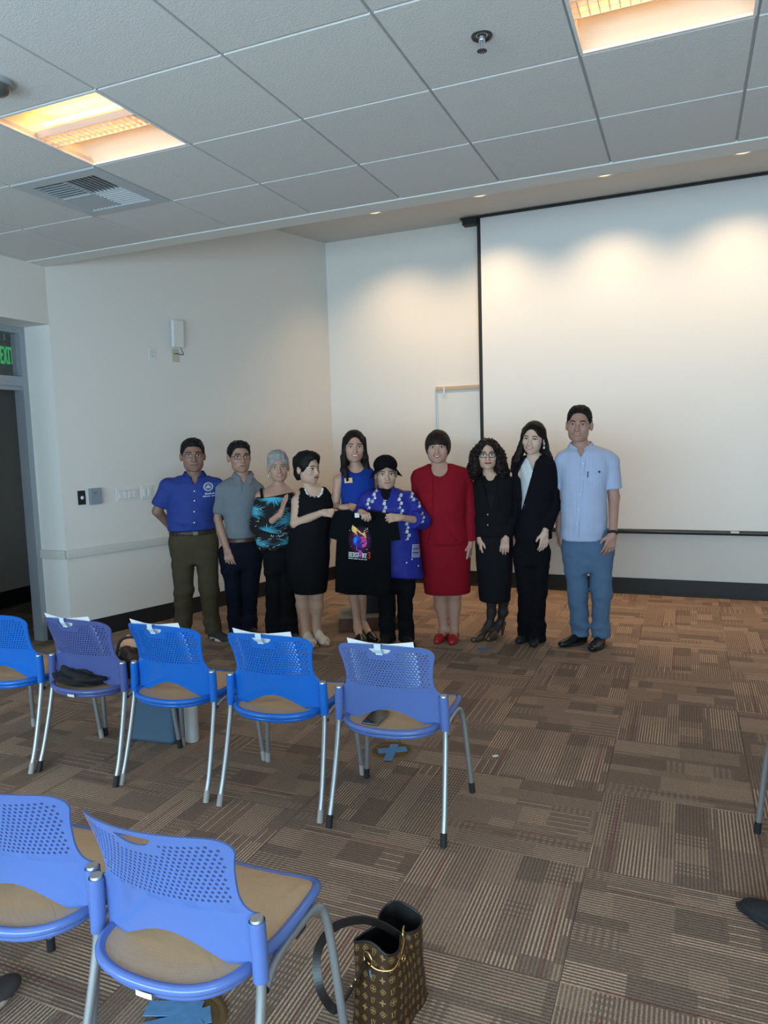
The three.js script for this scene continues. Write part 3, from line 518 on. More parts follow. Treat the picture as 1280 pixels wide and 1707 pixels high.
// ---------- monogram handbag ----------
{
  const print = (w, h) => canvasTexture(w, h, (c) => {
    c.fillStyle = '#36210f'; c.fillRect(0, 0, w, h);
    for (let i = 0; i < 9000; i++) { c.fillStyle = rnd() < 0.5 ? 'rgba(70,48,34,0.25)' : 'rgba(15,8,5,0.25)'; c.fillRect(rnd() * w, rnd() * h, 2, 2); }
    const ink = '#86693f', n = 8, s = w / n;
    for (let r = 0; r < Math.round(h / s); r++) for (let q = 0; q < n; q++) {
      const x = (q + 0.5) * s, y = (r + 0.5) * s, kind = (q + 2 * r) % 4;
      c.save(); c.translate(x, y); c.fillStyle = c.strokeStyle = ink; c.lineWidth = s * 0.05;
      if (kind === 0) { c.font = `bold ${s * 0.62}px serif`; c.textAlign = 'center'; c.textBaseline = 'middle'; c.fillText('L', -s * 0.1, s * 0.08); c.font = `bold ${s * 0.5}px serif`; c.fillText('V', s * 0.12, -s * 0.04); }
      else if (kind === 2) { c.beginPath(); c.arc(0, 0, s * 0.3, 0, 7); c.stroke(); for (let a = 0; a < 4; a++) { c.rotate(Math.PI / 2); c.beginPath(); c.ellipse(s * 0.13, 0, s * 0.11, s * 0.06, 0, 0, 7); c.fill(); } }
      else if (kind === 1) { for (let a = 0; a < 4; a++) { c.rotate(Math.PI / 2); c.beginPath(); c.moveTo(0, 0); c.quadraticCurveTo(s * 0.12, s * 0.16, s * 0.34, 0); c.quadraticCurveTo(s * 0.12, -s * 0.16, 0, 0); c.fill(); } }
      else { c.rotate(Math.PI / 4); c.strokeRect(-s * 0.2, -s * 0.2, s * 0.4, s * 0.4); for (let a = 0; a < 4; a++) { c.rotate(Math.PI / 2); c.beginPath(); c.ellipse(s * 0.1, 0, s * 0.08, s * 0.045, 0, 0, 7); c.fill(); } }
      c.restore();
    }
  });
  const t = thing('handbag', 'brown monogram bucket handbag with black strap standing on the carpet', 'handbag', [-0.757, 0, -1.737], -1.76);
  const skin = mat(0xffffff, 0.42, { map: print(1024, 1024), side: THREE.DoubleSide }), lining = mat(lin(0.008, 0.007, 0.007), 0.6, { side: THREE.DoubleSide });
  const leather = mat(lin(0.012, 0.009, 0.008), 0.35), gold = mat(lin(0.75, 0.5, 0.2), 0.25, { metalness: 1 });
  // section outline: a rounded rectangle that pinches at the drawstring and opens in four lobes at the mouth
  const ringPt = (a, v) => { // a round the bag, v 0 base .. 1 mouth
    const W = 0.11 - 0.014 * v, D = 0.074 - 0.012 * v, n = 5, ca = Math.cos(a), sa = Math.sin(a), r = 1 / (Math.abs(ca / W) ** n + Math.abs(sa / D) ** n) ** (1 / n);
    const pinch = Math.max(0, (v - 0.68) / 0.32), fold = 1 - 0.3 * pinch * Math.abs(sa) ** 6 - 0.06 * pinch * Math.cos(a * 4 + 0.4);
    const lift = pinch * (0.012 * Math.cos(a * 4) + 0.012 * Math.max(0, Math.cos(a - 2.6)) ** 6 - 0.02 * Math.abs(sa) ** 6);
    return [ca * r * fold, 0.247 * v + lift, sa * r * fold + 0.006 * noise(ca * 2, v * 3, sa * 2)];
  };
  const sheet = (inset, u) => { const N = 96, V = 26, pos = [], uv = [], idx = []; for (let j = 0; j <= V; j++) for (let i = 0; i <= N; i++) { const a = i / N * Math.PI * 2, q = ringPt(a, j / V); pos.push(q[0] * inset, q[1], q[2] * inset); uv.push(-i / N * 3, j / V); } for (let j = 0; j < V; j++) for (let i = 0; i < N; i++) { const b = j * (N + 1) + i; idx.push(b, b + N + 1, b + 1, b + 1, b + N + 1, b + N + 2); } const g = new THREE.BufferGeometry(); g.setAttribute('position', new THREE.Float32BufferAttribute(pos, 3)); g.setAttribute('uv', new THREE.Float32BufferAttribute(uv, 2)); g.setIndex(idx); g.computeVertexNormals(); return g; };
  part('shell', sheet(1), skin, t); part('lining', sheet(0.965), lining, t);
  part('base', box(0.2, 0.012, 0.13, 0, 0.006, 0, 0.005), leather, t);
  const rim = []; for (let i = 0; i <= 64; i++) { const q = ringPt(i / 64 * Math.PI * 2, 1); rim.push([q[0] * 0.985, q[1], q[2] * 0.985]); }
  part('edge_binding', tube(rim, 0.0035, 128, 6), leather, t);
  const R = (a, v, o = 1) => { const q = ringPt(a, v); return [q[0] * o, q[1], q[2] * o]; };
  const strapCurve = new THREE.CatmullRomCurve3([[-0.02, 0.215, -0.035], [0.0, 0.245, 0.02], [0.02, 0.252, 0.08], [0.05, 0.215, 0.16], [0.075, 0.14, 0.2], [0.1, 0.06, 0.175], [0.118, 0.035, 0.11], [0.118, 0.1, 0.062], [0.116, 0.16, 0.03], [0.106, 0.215, 0.005]].map((q) => new THREE.Vector3(...q)));
  const sec = new THREE.Shape([[-0.0025, -0.0125], [0.0025, -0.0125], [0.0025, 0.0125], [-0.0025, 0.0125]].map((q) => new THREE.Vector2(...q)));
  part('strap', new THREE.ExtrudeGeometry(sec, { steps: 80, extrudePath: strapCurve }), leather, t);
  for (const [x, y, z, a] of [[0.104, 0.222, 0.0, 1.3], [-0.015, 0.236, -0.04, 0.4]]) part('ring', new THREE.TorusGeometry(0.017, 0.0024, 8, 28).rotateY(a).translate(x, y, z), gold, t);
  part('drawstring', tube([[0.104, 0.21, 0.0], [0.102, 0.2, -0.03], [0.08, 0.2, -0.064], [0.03, 0.21, -0.058], [-0.015, 0.222, -0.042]], 0.003, 30, 8), gold, t);
  part('tag', new THREE.ExtrudeGeometry(new THREE.Shape().absellipse(0, 0, 0.011, 0.028, 0, 7), { depth: 0.003, bevelEnabled: true, bevelSize: 0.001, bevelThickness: 0.001 }).rotateY(Math.PI / 2).translate(0.112, 0.18, -0.004), mat(lin(0.09, 0.22, 0.38), 0.5), t);
  for (const [x, y] of [[0.045, 0.135], [0.03, 0.16]]) part('rivet', new THREE.SphereGeometry(0.005, 12, 8).translate(0.121, y, x), gold, t);
  part('eyelet', new THREE.TorusGeometry(0.008, 0.002, 8, 20).translate(0.03, 0.2, -0.0665), gold, t);
}
const POSES = {
  blueShirtMan: {at: [-3.708, -4.791], turn: 0.659, eye: [0.028, 1.523, 0.03], neck: [0.026, 1.36, -0.01], sr: [-0.189, 1.301, 0.0], er: [-0.279, 1.081, -0.04], wr: [-0.171, 0.916, -0.17], sl: [0.203, 1.289, 0.0], el: [0.249, 1.05, -0.06], wl: [0.13, 0.884, -0.18], hr: [-0.098, 0.786, 0.0], kr: [-0.111, 0.407, 0.02], ar: [-0.137, 0.082, -0.02], hl: [0.083, 0.774, 0.0], kl: [0.093, 0.39, 0.02], al: [0.107, 0.075, 0.0], torso: [[0.911, -0.019, 0.02, 0.184, 0.14], [0.992, -0.024, 0.03, 0.181, 0.145], [1.072, -0.021, 0.02, 0.182, 0.135], [1.196, -0.002, 0.01, 0.199, 0.125], [1.298, 0.009, 0, 0.199, 0.105], [1.349, 0.023, 0, 0.111, 0.07]], hips: [[0.664, -0.009, 0, 0.178, 0.12], [0.757, -0.009, 0, 0.185, 0.13], [0.838, -0.011, 0, 0.183, 0.135], [0.932, -0.011, 0.01, 0.177, 0.13]], head: 1.329032258064516, rl: [0.097, 0.078, 0.066]},
  poloMan: {at: [-3.413, -4.992], turn: 0.600, eye: [0.056, 1.499, 0.03], neck: [0.057, 1.35, -0.01], sr: [-0.139, 1.26, 0.0], er: [-0.175, 1.002, 0.0], wr: [-0.102, 0.758, 0.08], sl: [0.167, 1.24, -0.02], el: [0.209, 0.986, -0.08], wl: [0.187, 0.757, -0.1], hr: [-0.084, 0.693, 0.0], kr: [-0.065, 0.376, 0.02], ar: [-0.064, 0.044, -0.02], hl: [0.094, 0.682, 0.0], kl: [0.066, 0.367, 0.02], al: [0.051, 0.039, 0.0], torso: [[0.811, 0.017, 0.01, 0.117, 0.115], [0.901, 0.015, 0.015, 0.117, 0.115], [1.005, 0.012, 0.01, 0.131, 0.115], [1.156, 0.014, 0.01, 0.153, 0.12], [1.26, 0.017, 0, 0.161, 0.1], [1.322, 0.039, 0, 0.102, 0.06]], hips: [[0.593, 0.007, 0, 0.169, 0.11], [0.675, 0.007, 0, 0.176, 0.12], [0.757, 0.014, 0, 0.152, 0.115], [0.827, 0.023, 0, 0.113, 0.11]], head: 1.2129032258064516, rl: [0.087, 0.068, 0.059]},
  printTopWoman: {at: [-3.064, -5.020], turn: 0.548, eye: [0.036, 1.41, 0.03], neck: [0.028, 1.244, -0.01], sr: [-0.125, 1.2, 0.0], er: [-0.149, 0.895, 0.06], wr: [0.035, 1.053, 0.2], sl: [0.123, 1.207, 0.0], el: [0.142, 0.96, -0.05], wl: [0.117, 0.775, -0.05], hr: [-0.041, 0.709, 0.0], kr: [-0.044, 0.384, 0.0], ar: [-0.054, 0.038, -0.02], hl: [0.061, 0.703, 0.0], kl: [0.064, 0.377, 0.0], al: [0.061, 0.035, 0.0], torso: [[0.752, -0.034, 0.02, 0.122, 0.13], [0.827, -0.037, 0.02, 0.138, 0.135], [0.93, -0.035, 0.02, 0.145, 0.13], [1.089, -0.023, 0.01, 0.146, 0.12], [1.195, -0.004, 0, 0.138, 0.1], [1.245, 0.023, 0, 0.101, 0.06]], hips: [[0.579, 0.006, 0, 0.118, 0.1], [0.672, 0.001, 0, 0.116, 0.115], [0.765, -0.007, 0, 0.11, 0.115], [0.881, -0.016, 0, 0.107, 0.11]], head: 1.032258064516129, rl: [0.071, 0.071, 0.078]},
  blackDressWoman: {at: [-2.737, -4.972], turn: 0.503, eye: [0.064, 1.397, 0.04], neck: [0.034, 1.247, -0.01], sr: [-0.089, 1.165, 0.02], er: [-0.107, 0.977, 0.06], wr: [0.1, 1.065, 0.2], sl: [0.159, 1.169, -0.03], el: [0.154, 0.956, -0.03], wl: [0.126, 0.75, -0.02], hr: [-0.061, 0.672, 0.0], kr: [-0.082, 0.406, 0.02], ar: [-0.065, 0.076, -0.02], hl: [0.033, 0.668, 0.0], kl: [0.034, 0.4, 0.02], al: [0.02, 0.103, -0.03], torso: [[0.414, -0.018, 0.01, 0.127, 0.12], [0.582, -0.03, 0.01, 0.161, 0.135], [0.728, -0.022, 0.01, 0.168, 0.135], [0.863, -0.003, 0.02, 0.156, 0.125], [0.984, 0.021, 0.02, 0.15, 0.125], [1.093, 0.037, 0.01, 0.151, 0.125], [1.192, 0.032, 0, 0.142, 0.09], [1.248, 0.04, 0, 0.093, 0.06]], head: 1.070967741935484, rl: [0.069, 0.057, 0.033]},
  blueDressWoman: {at: [-2.423, -5.174], turn: 0.438, eye: [0.008, 1.553, 0.03], neck: [0.011, 1.399, -0.01], sr: [-0.136, 1.316, 0.0], er: [-0.167, 1.084, 0.02], wr: [-0.097, 1.096, 0.2], sl: [0.148, 1.339, -0.02], el: [0.184, 1.13, -0.1], wl: [0.155, 0.925, -0.1], hr: [-0.039, 0.762, 0.0], kr: [-0.047, 0.436, 0.02], ar: [-0.022, 0.113, 0.02], hl: [0.062, 0.758, 0.0], kl: [0.017, 0.429, 0.0], al: [0.023, 0.081, -0.05], torso: [[0.442, -0.01, 0, 0.124, 0.11], [0.647, -0.001, 0, 0.143, 0.12], [0.818, 0.003, 0, 0.145, 0.12], [0.986, 0.005, 0, 0.12, 0.11], [1.1, 0.009, 0.01, 0.114, 0.11], [1.234, 0.014, 0.01, 0.13, 0.115], [1.328, 0.014, 0, 0.137, 0.085], [1.383, 0.016, 0, 0.094, 0.05]], head: 1.0064516129032257, rl: [0.067, 0.056, 0.033]},
  hatWoman: {at: [-2.118, -5.158], turn: 0.390, eye: [-0.022, 1.344, 0.05], neck: [-0.034, 1.212, -0.01], sr: [-0.188, 1.168, 0.0], er: [-0.249, 1.02, 0.08], wr: [-0.219, 1.074, 0.25], sl: [0.139, 1.164, 0.0], el: [0.241, 0.971, 0.06], wl: [0.071, 1.023, 0.24], hr: [-0.089, 0.664, 0.0], kr: [-0.058, 0.41, 0.02], ar: [-0.052, 0.044, 0.0], hl: [0.098, 0.658, 0.0], kl: [0.091, 0.406, 0.02], al: [0.092, 0.04, 0.0], brimL: [-0.138, 1.328, 0.05], brimR: [0.087, 1.337, 0.05], crown: [-0.031, 1.48, 0.05], torso: [[0.496, 0.041, 0.02, 0.2, 0.135], [0.608, 0.025, 0.02, 0.208, 0.14], [0.775, 0.01, 0.02, 0.2, 0.14], [0.929, 0.002, 0.02, 0.197, 0.13], [1.083, -0.013, 0.02, 0.182, 0.125], [1.18, -0.026, 0, 0.161, 0.095], [1.23, -0.028, 0, 0.082, 0.06]], head: 1.0516129032258066, rl: [0.072, 0.067, 0.063]},
  redSuitWoman: {at: [-1.779, -5.403], turn: 0.318, eye: [-0.03, 1.531, 0.04], neck: [-0.016, 1.37, -0.01], sr: [-0.183, 1.309, 0.0], er: [-0.185, 1.028, -0.02], wr: [-0.173, 0.805, 0.0], sl: [0.186, 1.299, 0.0], el: [0.21, 1.021, 0.0], wl: [0.208, 0.772, 0.05], hr: [-0.043, 0.634, 0.0], kr: [-0.033, 0.365, 0.02], ar: [-0.008, 0.062, 0.0], hl: [0.09, 0.631, 0.0], kl: [0.079, 0.363, 0.02], al: [0.074, 0.066, 0.02], torso: [[0.782, 0.014, 0.02, 0.198, 0.145], [0.95, -0.004, 0.02, 0.182, 0.14], [1.084, 0.002, 0.02, 0.179, 0.14], [1.249, -0.002, 0.015, 0.204, 0.135], [1.353, 0.003, 0, 0.211, 0.095], [1.403, -0.012, 0, 0.08, 0.06]], skirt: [[0.372, 0.021, 0.015, 0.181, 0.135], [0.488, 0.02, 0.015, 0.191, 0.14], [0.635, 0.017, 0.015, 0.196, 0.145], [0.793, 0.011, 0.015, 0.201, 0.14], [0.972, 0.003, 0.015, 0.176, 0.13]], head: 1.1806451612903226, rl: [0.073, 0.058, 0.033]},
  curlyWoman: {at: [-1.413, -5.530], turn: 0.250, eye: [-0.026, 1.462, 0.04], neck: [-0.01, 1.29, -0.01], sr: [-0.103, 1.23, 0.0], er: [-0.126, 1.006, 0.0], wr: [-0.097, 0.812, 0.06], sl: [0.166, 1.225, 0.0], el: [0.182, 1.0, -0.01], wl: [0.103, 0.825, 0.12], hr: [-0.033, 0.614, 0.0], kr: [-0.013, 0.299, 0.02], ar: [-0.029, 0.063, 0.0], hl: [0.066, 0.613, 0.0], kl: [0.08, 0.295, 0.0], al: [0.053, 0.076, -0.05], torso: [[0.829, 0.019, 0.01, 0.154, 0.125], [0.98, 0.017, 0.01, 0.152, 0.115], [1.154, 0.022, 0.01, 0.157, 0.12], [1.264, 0.03, 0, 0.158, 0.09], [1.315, 0.012, 0, 0.082, 0.06]], skirt: [[0.298, 0.013, 0, 0.122, 0.115], [0.55, 0.014, 0, 0.141, 0.125], [0.752, 0.014, 0, 0.148, 0.125], [0.954, 0.021, 0.0, 0.141, 0.11]], head: 0.9548387096774194, rl: [0.073, 0.06, 0.035]},
  whiteBlouseWoman: {at: [-1.106, -5.515], turn: 0.198, eye: [0.003, 1.58, 0.04], neck: [0.031, 1.42, -0.01], sr: [-0.082, 1.338, -0.02], er: [-0.104, 1.078, -0.06], wr: [-0.1, 0.832, -0.04], sl: [0.154, 1.346, 0.0], el: [0.176, 1.066, -0.02], wl: [0.104, 0.878, 0.08], hr: [-0.059, 0.69, 0.0], kr: [-0.032, 0.383, 0.02], ar: [-0.03, 0.015, -0.04], hl: [0.066, 0.69, 0.0], kl: [0.046, 0.386, 0.03], al: [0.024, -0.005, 0.02], torso: [[0.815, 0.016, 0.01, 0.134, 0.125], [0.985, 0.026, 0.01, 0.114, 0.115], [1.119, 0.038, 0.01, 0.12, 0.11], [1.276, 0.049, 0.01, 0.138, 0.115], [1.384, 0.045, 0, 0.142, 0.085], [1.45, 0.043, 0, 0.076, 0.055]], hips: [[0.641, 0.003, 0, 0.122, 0.11], [0.739, 0.003, 0, 0.13, 0.12], [0.875, 0.008, 0, 0.131, 0.115], [1.033, 0.026, 0, 0.114, 0.1]], head: 0.9548387096774194, rl: [0.076, 0.071, 0.079]},
  paleShirtMan: {at: [-0.694, -5.586], turn: 0.124, eye: [-0.066, 1.67, 0.04], neck: [-0.044, 1.507, -0.01], sr: [-0.171, 1.415, 0.0], er: [-0.203, 1.124, -0.04], wr: [-0.204, 0.855, -0.04], sl: [0.166, 1.408, 0.0], el: [0.193, 1.123, -0.02], wl: [0.176, 0.865, 0.06], hr: [-0.092, 0.691, 0.0], kr: [-0.07, 0.377, 0.02], ar: [-0.048, 0.063, 0.0], hl: [0.093, 0.694, 0.0], kl: [0.104, 0.382, 0.02], al: [0.094, 0.029, 0.03], torso: [[0.792, -0.029, 0.02, 0.162, 0.14], [0.865, -0.026, 0.025, 0.168, 0.145], [0.986, -0.024, 0.03, 0.162, 0.145], [1.175, -0.023, 0.02, 0.166, 0.135], [1.353, -0.013, 0.01, 0.19, 0.13], [1.465, -0.009, 0, 0.192, 0.1], [1.518, -0.03, 0, 0.077, 0.06]], hips: [[0.558, 0.004, 0, 0.191, 0.12], [0.643, 0.004, 0, 0.196, 0.13], [0.74, 0.002, 0, 0.197, 0.135], [0.839, -0.001, 0.01, 0.178, 0.13]], head: 1.3161290322580645, rl: [0.096, 0.086, 0.076]}
};
// ---------- people: a distance field is laid round each skeleton and meshed ----------
function smin(a, b, k) { const h = Math.max(k - Math.abs(a - b), 0) / k; return Math.min(a, b) - h * h * k * 0.25; }
function cone(px, py, pz, a, b, ra, rb) {
  const bx = b[0] - a[0], by = b[1] - a[1], bz = b[2] - a[2], qx = px - a[0], qy = py - a[1], qz = pz - a[2];
  const t = Math.max(0, Math.min(1, (qx * bx + qy * by + qz * bz) / (bx * bx + by * by + bz * bz + 1e-9)));
  const dx = qx - bx * t, dy = qy - by * t, dz = qz - bz * t;
  return Math.sqrt(dx * dx + dy * dy + dz * dz) - (ra + (rb - ra) * t);
}
function egg(px, py, pz, c, r) { // ellipsoid
  const x = px - c[0], y = py - c[1], z = pz - c[2];
  const k0 = Math.sqrt((x / r[0]) ** 2 + (y / r[1]) ** 2 + (z / r[2]) ** 2), k1 = Math.sqrt((x / r[0] ** 2) ** 2 + (y / r[1] ** 2) ** 2 + (z / r[2] ** 2) ** 2);
  return k0 < 1e-6 ? -Math.min(...r) : k0 * (k0 - 1) / k1;
}
function stack(px, py, pz, rows, off = 0) { // rows of [y, x, z, half width, half depth], lowest first
  const n = rows.length; let i = 0;
  const y = Math.max(rows[0][0], Math.min(rows[n - 1][0], py));
  while (i < n - 2 && y > rows[i + 1][0]) i++;
  const A = rows[i], B = rows[i + 1]; let t = (y - A[0]) / (B[0] - A[0]);
  const mix = (k) => A[k] + (B[k] - A[k]) * t;
  const rx = mix(3) + off, rz = mix(4) + off, dx = px - mix(1), dz = pz - mix(2);
  const k0 = Math.sqrt((dx / rx) ** 2 + (dz / rz) ** 2), k1 = Math.sqrt((dx / rx ** 2) ** 2 + (dz / rz ** 2) ** 2);
  let d = k0 < 1e-6 ? -Math.min(rx, rz) : k0 * (k0 - 1) / k1;
  d *= 0.92;
  return Math.max(d, rows[0][0] - py, py - rows[n - 1][0]);
}
function surface(f, lo, hi, cell) { // surface nets
  const nx = Math.ceil((hi[0] - lo[0]) / cell) + 1, ny = Math.ceil((hi[1] - lo[1]) / cell) + 1, nz = Math.ceil((hi[2] - lo[2]) / cell) + 1;
  const v = new Float32Array(nx * ny * nz), B = 5, reach = B * cell * 0.9 * 1.25, at = (i, j, k) => (k * ny + j) * nx + i;
  for (let k = 0; k < nz; k += B) for (let j = 0; j < ny; j += B) for (let i = 0; i < nx; i += B) {
    const c = f(lo[0] + (i + (B - 1) / 2) * cell, lo[1] + (j + (B - 1) / 2) * cell, lo[2] + (k + (B - 1) / 2) * cell), far = Math.abs(c) > reach;
    for (let c2 = k; c2 < Math.min(nz, k + B); c2++) for (let b = j; b < Math.min(ny, j + B); b++) for (let a = i; a < Math.min(nx, i + B); a++)
      v[at(a, b, c2)] = far ? c : f(lo[0] + a * cell, lo[1] + b * cell, lo[2] + c2 * cell);
  }
  const ids = new Int32Array(nx * ny * nz).fill(-1), pos = [], idx = [];
  const step = [1, nx, nx * ny], corners = [0, 1, nx, nx + 1, nx * ny, nx * ny + 1, nx * ny + nx, nx * ny + nx + 1];
  const E2 = [[0, 1], [2, 3], [4, 5], [6, 7], [0, 2], [1, 3], [4, 6], [5, 7], [0, 4], [1, 5], [2, 6], [3, 7]];
  for (let k = 0; k < nz - 1; k++) for (let j = 0; j < ny - 1; j++) for (let i = 0; i < nx - 1; i++) {
    const o = at(i, j, k); let m = 0;
    for (let c = 0; c < 8; c++) if (v[o + corners[c]] < 0) m |= 1 << c;
    if (m === 0 || m === 255) continue;
    let n = 0, x = 0, y = 0, z = 0;
    for (const [a, b] of E2) {
      if (((m >> a) & 1) === ((m >> b) & 1)) continue;
      const va = v[o + corners[a]], vb = v[o + corners[b]], t = va / (va - vb);
      x += (a & 1) + ((b & 1) - (a & 1)) * t; y += ((a >> 1) & 1) + (((b >> 1) & 1) - ((a >> 1) & 1)) * t; z += (a >> 2) + ((b >> 2) - (a >> 2)) * t; n++;
    }
    ids[o] = pos.length / 3; pos.push(lo[0] + (i + x / n) * cell, lo[1] + (j + y / n) * cell, lo[2] + (k + z / n) * cell);
  }
  for (let k = 1; k < nz - 1; k++) for (let j = 1; j < ny - 1; j++) for (let i = 1; i < nx - 1; i++) {
    const o = at(i, j, k), s = v[o] < 0;
    for (let d = 0; d < 3; d++) {
      if (s === v[o + step[d]] < 0) continue;
      const u = step[(d + 1) % 3], w = step[(d + 2) % 3], q = [ids[o], ids[o - u], ids[o - u - w], ids[o - w]];
      if (q.some((e) => e < 0)) continue;
      if (s) idx.push(q[0], q[1], q[2], q[0], q[2], q[3]); else idx.push(q[0], q[2], q[1], q[0], q[3], q[2]);
    }
  }
  const g = new THREE.BufferGeometry(); g.setAttribute('position', new THREE.Float32BufferAttribute(pos, 3)); g.setIndex(idx); g.computeVertexNormals();
  const uv = new Float32Array(pos.length / 3 * 2); for (let i = 0; i < uv.length / 2; i++) { uv[i * 2] = pos[i * 3]; uv[i * 2 + 1] = pos[i * 3 + 1]; }
  g.setAttribute('uv', new THREE.BufferAttribute(uv, 2));
  return g;
}
function joined(list) { return mergeGeometries(list.map((g) => { const q = g.clone(); for (const k of Object.keys(q.attributes)) if (!['position', 'normal', 'uv'].includes(k)) q.deleteAttribute(k); return q; })); }
// front print: u and v in metres from the middle of a garment; the back half of the garment looks up the plain right half of the map
function frontUV(g, x0, y0, w, h) {
  const p = g.attributes.position, n = g.attributes.normal, uv = g.attributes.uv;
  for (let i = 0; i < p.count; i++) uv.setXY(i, (p.getX(i) - x0) / w * 0.5 + (n.getZ(i) < -0.35 ? 0.5 : 0), (p.getY(i) - y0) / h);
  return g;
}

// ----- head: eye line at y = 0, face towards +z, one unit of scale is a 0.225 m head -----
function headField(o) {
  const jaw = o.jaw ?? 1, fat = o.cheek ?? 1, mouthY = -0.062;
  return (x, y, z) => {
    const ax = Math.abs(x);
    let d = egg(x, y, z, [0, 0.036, -0.012], [0.074, 0.084, 0.094]);
    d = smin(d, egg(x, y, z, [0, -0.026, 0.022], [0.063 * fat, 0.08, 0.068]), 0.03);
    d = smin(d, egg(ax, y, z, [0.023 * jaw, -0.07, 0.025], [0.032 * jaw, 0.033, 0.05]), 0.03);
    d = smin(d, egg(x, y, z, [0, -0.095, 0.064], [0.021 * jaw, 0.017, 0.018]), 0.024);
    d = smin(d, egg(ax, y, z, [0.037, -0.026, 0.058], [0.026 * fat, 0.022, 0.023]), 0.02);
    d = smin(d, cone(ax, y, z, [0, 0.016, 0.083], [0.036, 0.02, 0.07], 0.010, 0.009), 0.016);
    d = -smin(-d, egg(ax, y, z, [0.0315, -0.001, 0.098], [0.021, 0.011, 0.018]), 0.010);
    d = smin(d, egg(ax, y, z, [0.0315, 0.0, 0.067], [0.0165, 0.0125, 0.0135]), 0.004);
    d = smin(d, cone(x, y, z, [0, 0.004, 0.086], [0, -0.034, 0.1025], 0.007, 0.0115), 0.012);
    d = smin(d, egg(ax, y, z, [0.0125, -0.036, 0.091], [0.009, 0.0075, 0.011]), 0.007);
    d = smin(d, egg(x, y, z, [0, mouthY, 0.076], [0.03, 0.02, 0.018]), 0.016);
    const e = egg(ax, y, z, [0.077, -0.008, -0.012], [0.0125, 0.032, 0.019]);
    d = smin(d, Math.max(e, -egg(ax, y, z, [0.089, -0.006, -0.004], [0.009, 0.019, 0.011])), 0.006);
    return d;
  };
}
function facePoint(f, x, y) { let z = 0.16; for (let i = 0; i < 60; i++) { const d = f(x, y, z); if (d < 0.0004) break; z -= d * 0.8; } return z; }
function tinted(g, c) { const n = g.attributes.position.count, a = new Float32Array(n * 3); for (let i = 0; i < n; i++) a.set(c, i * 3); g.setAttribute('color', new THREE.BufferAttribute(a, 3)); return g; }
const paintMat = new THREE.MeshStandardMaterial({ vertexColors: true, roughness: 0.35 });
const mergeTinted = (list) => mergeGeometries(list.map((g) => (g.index ? g.toNonIndexed() : g)));
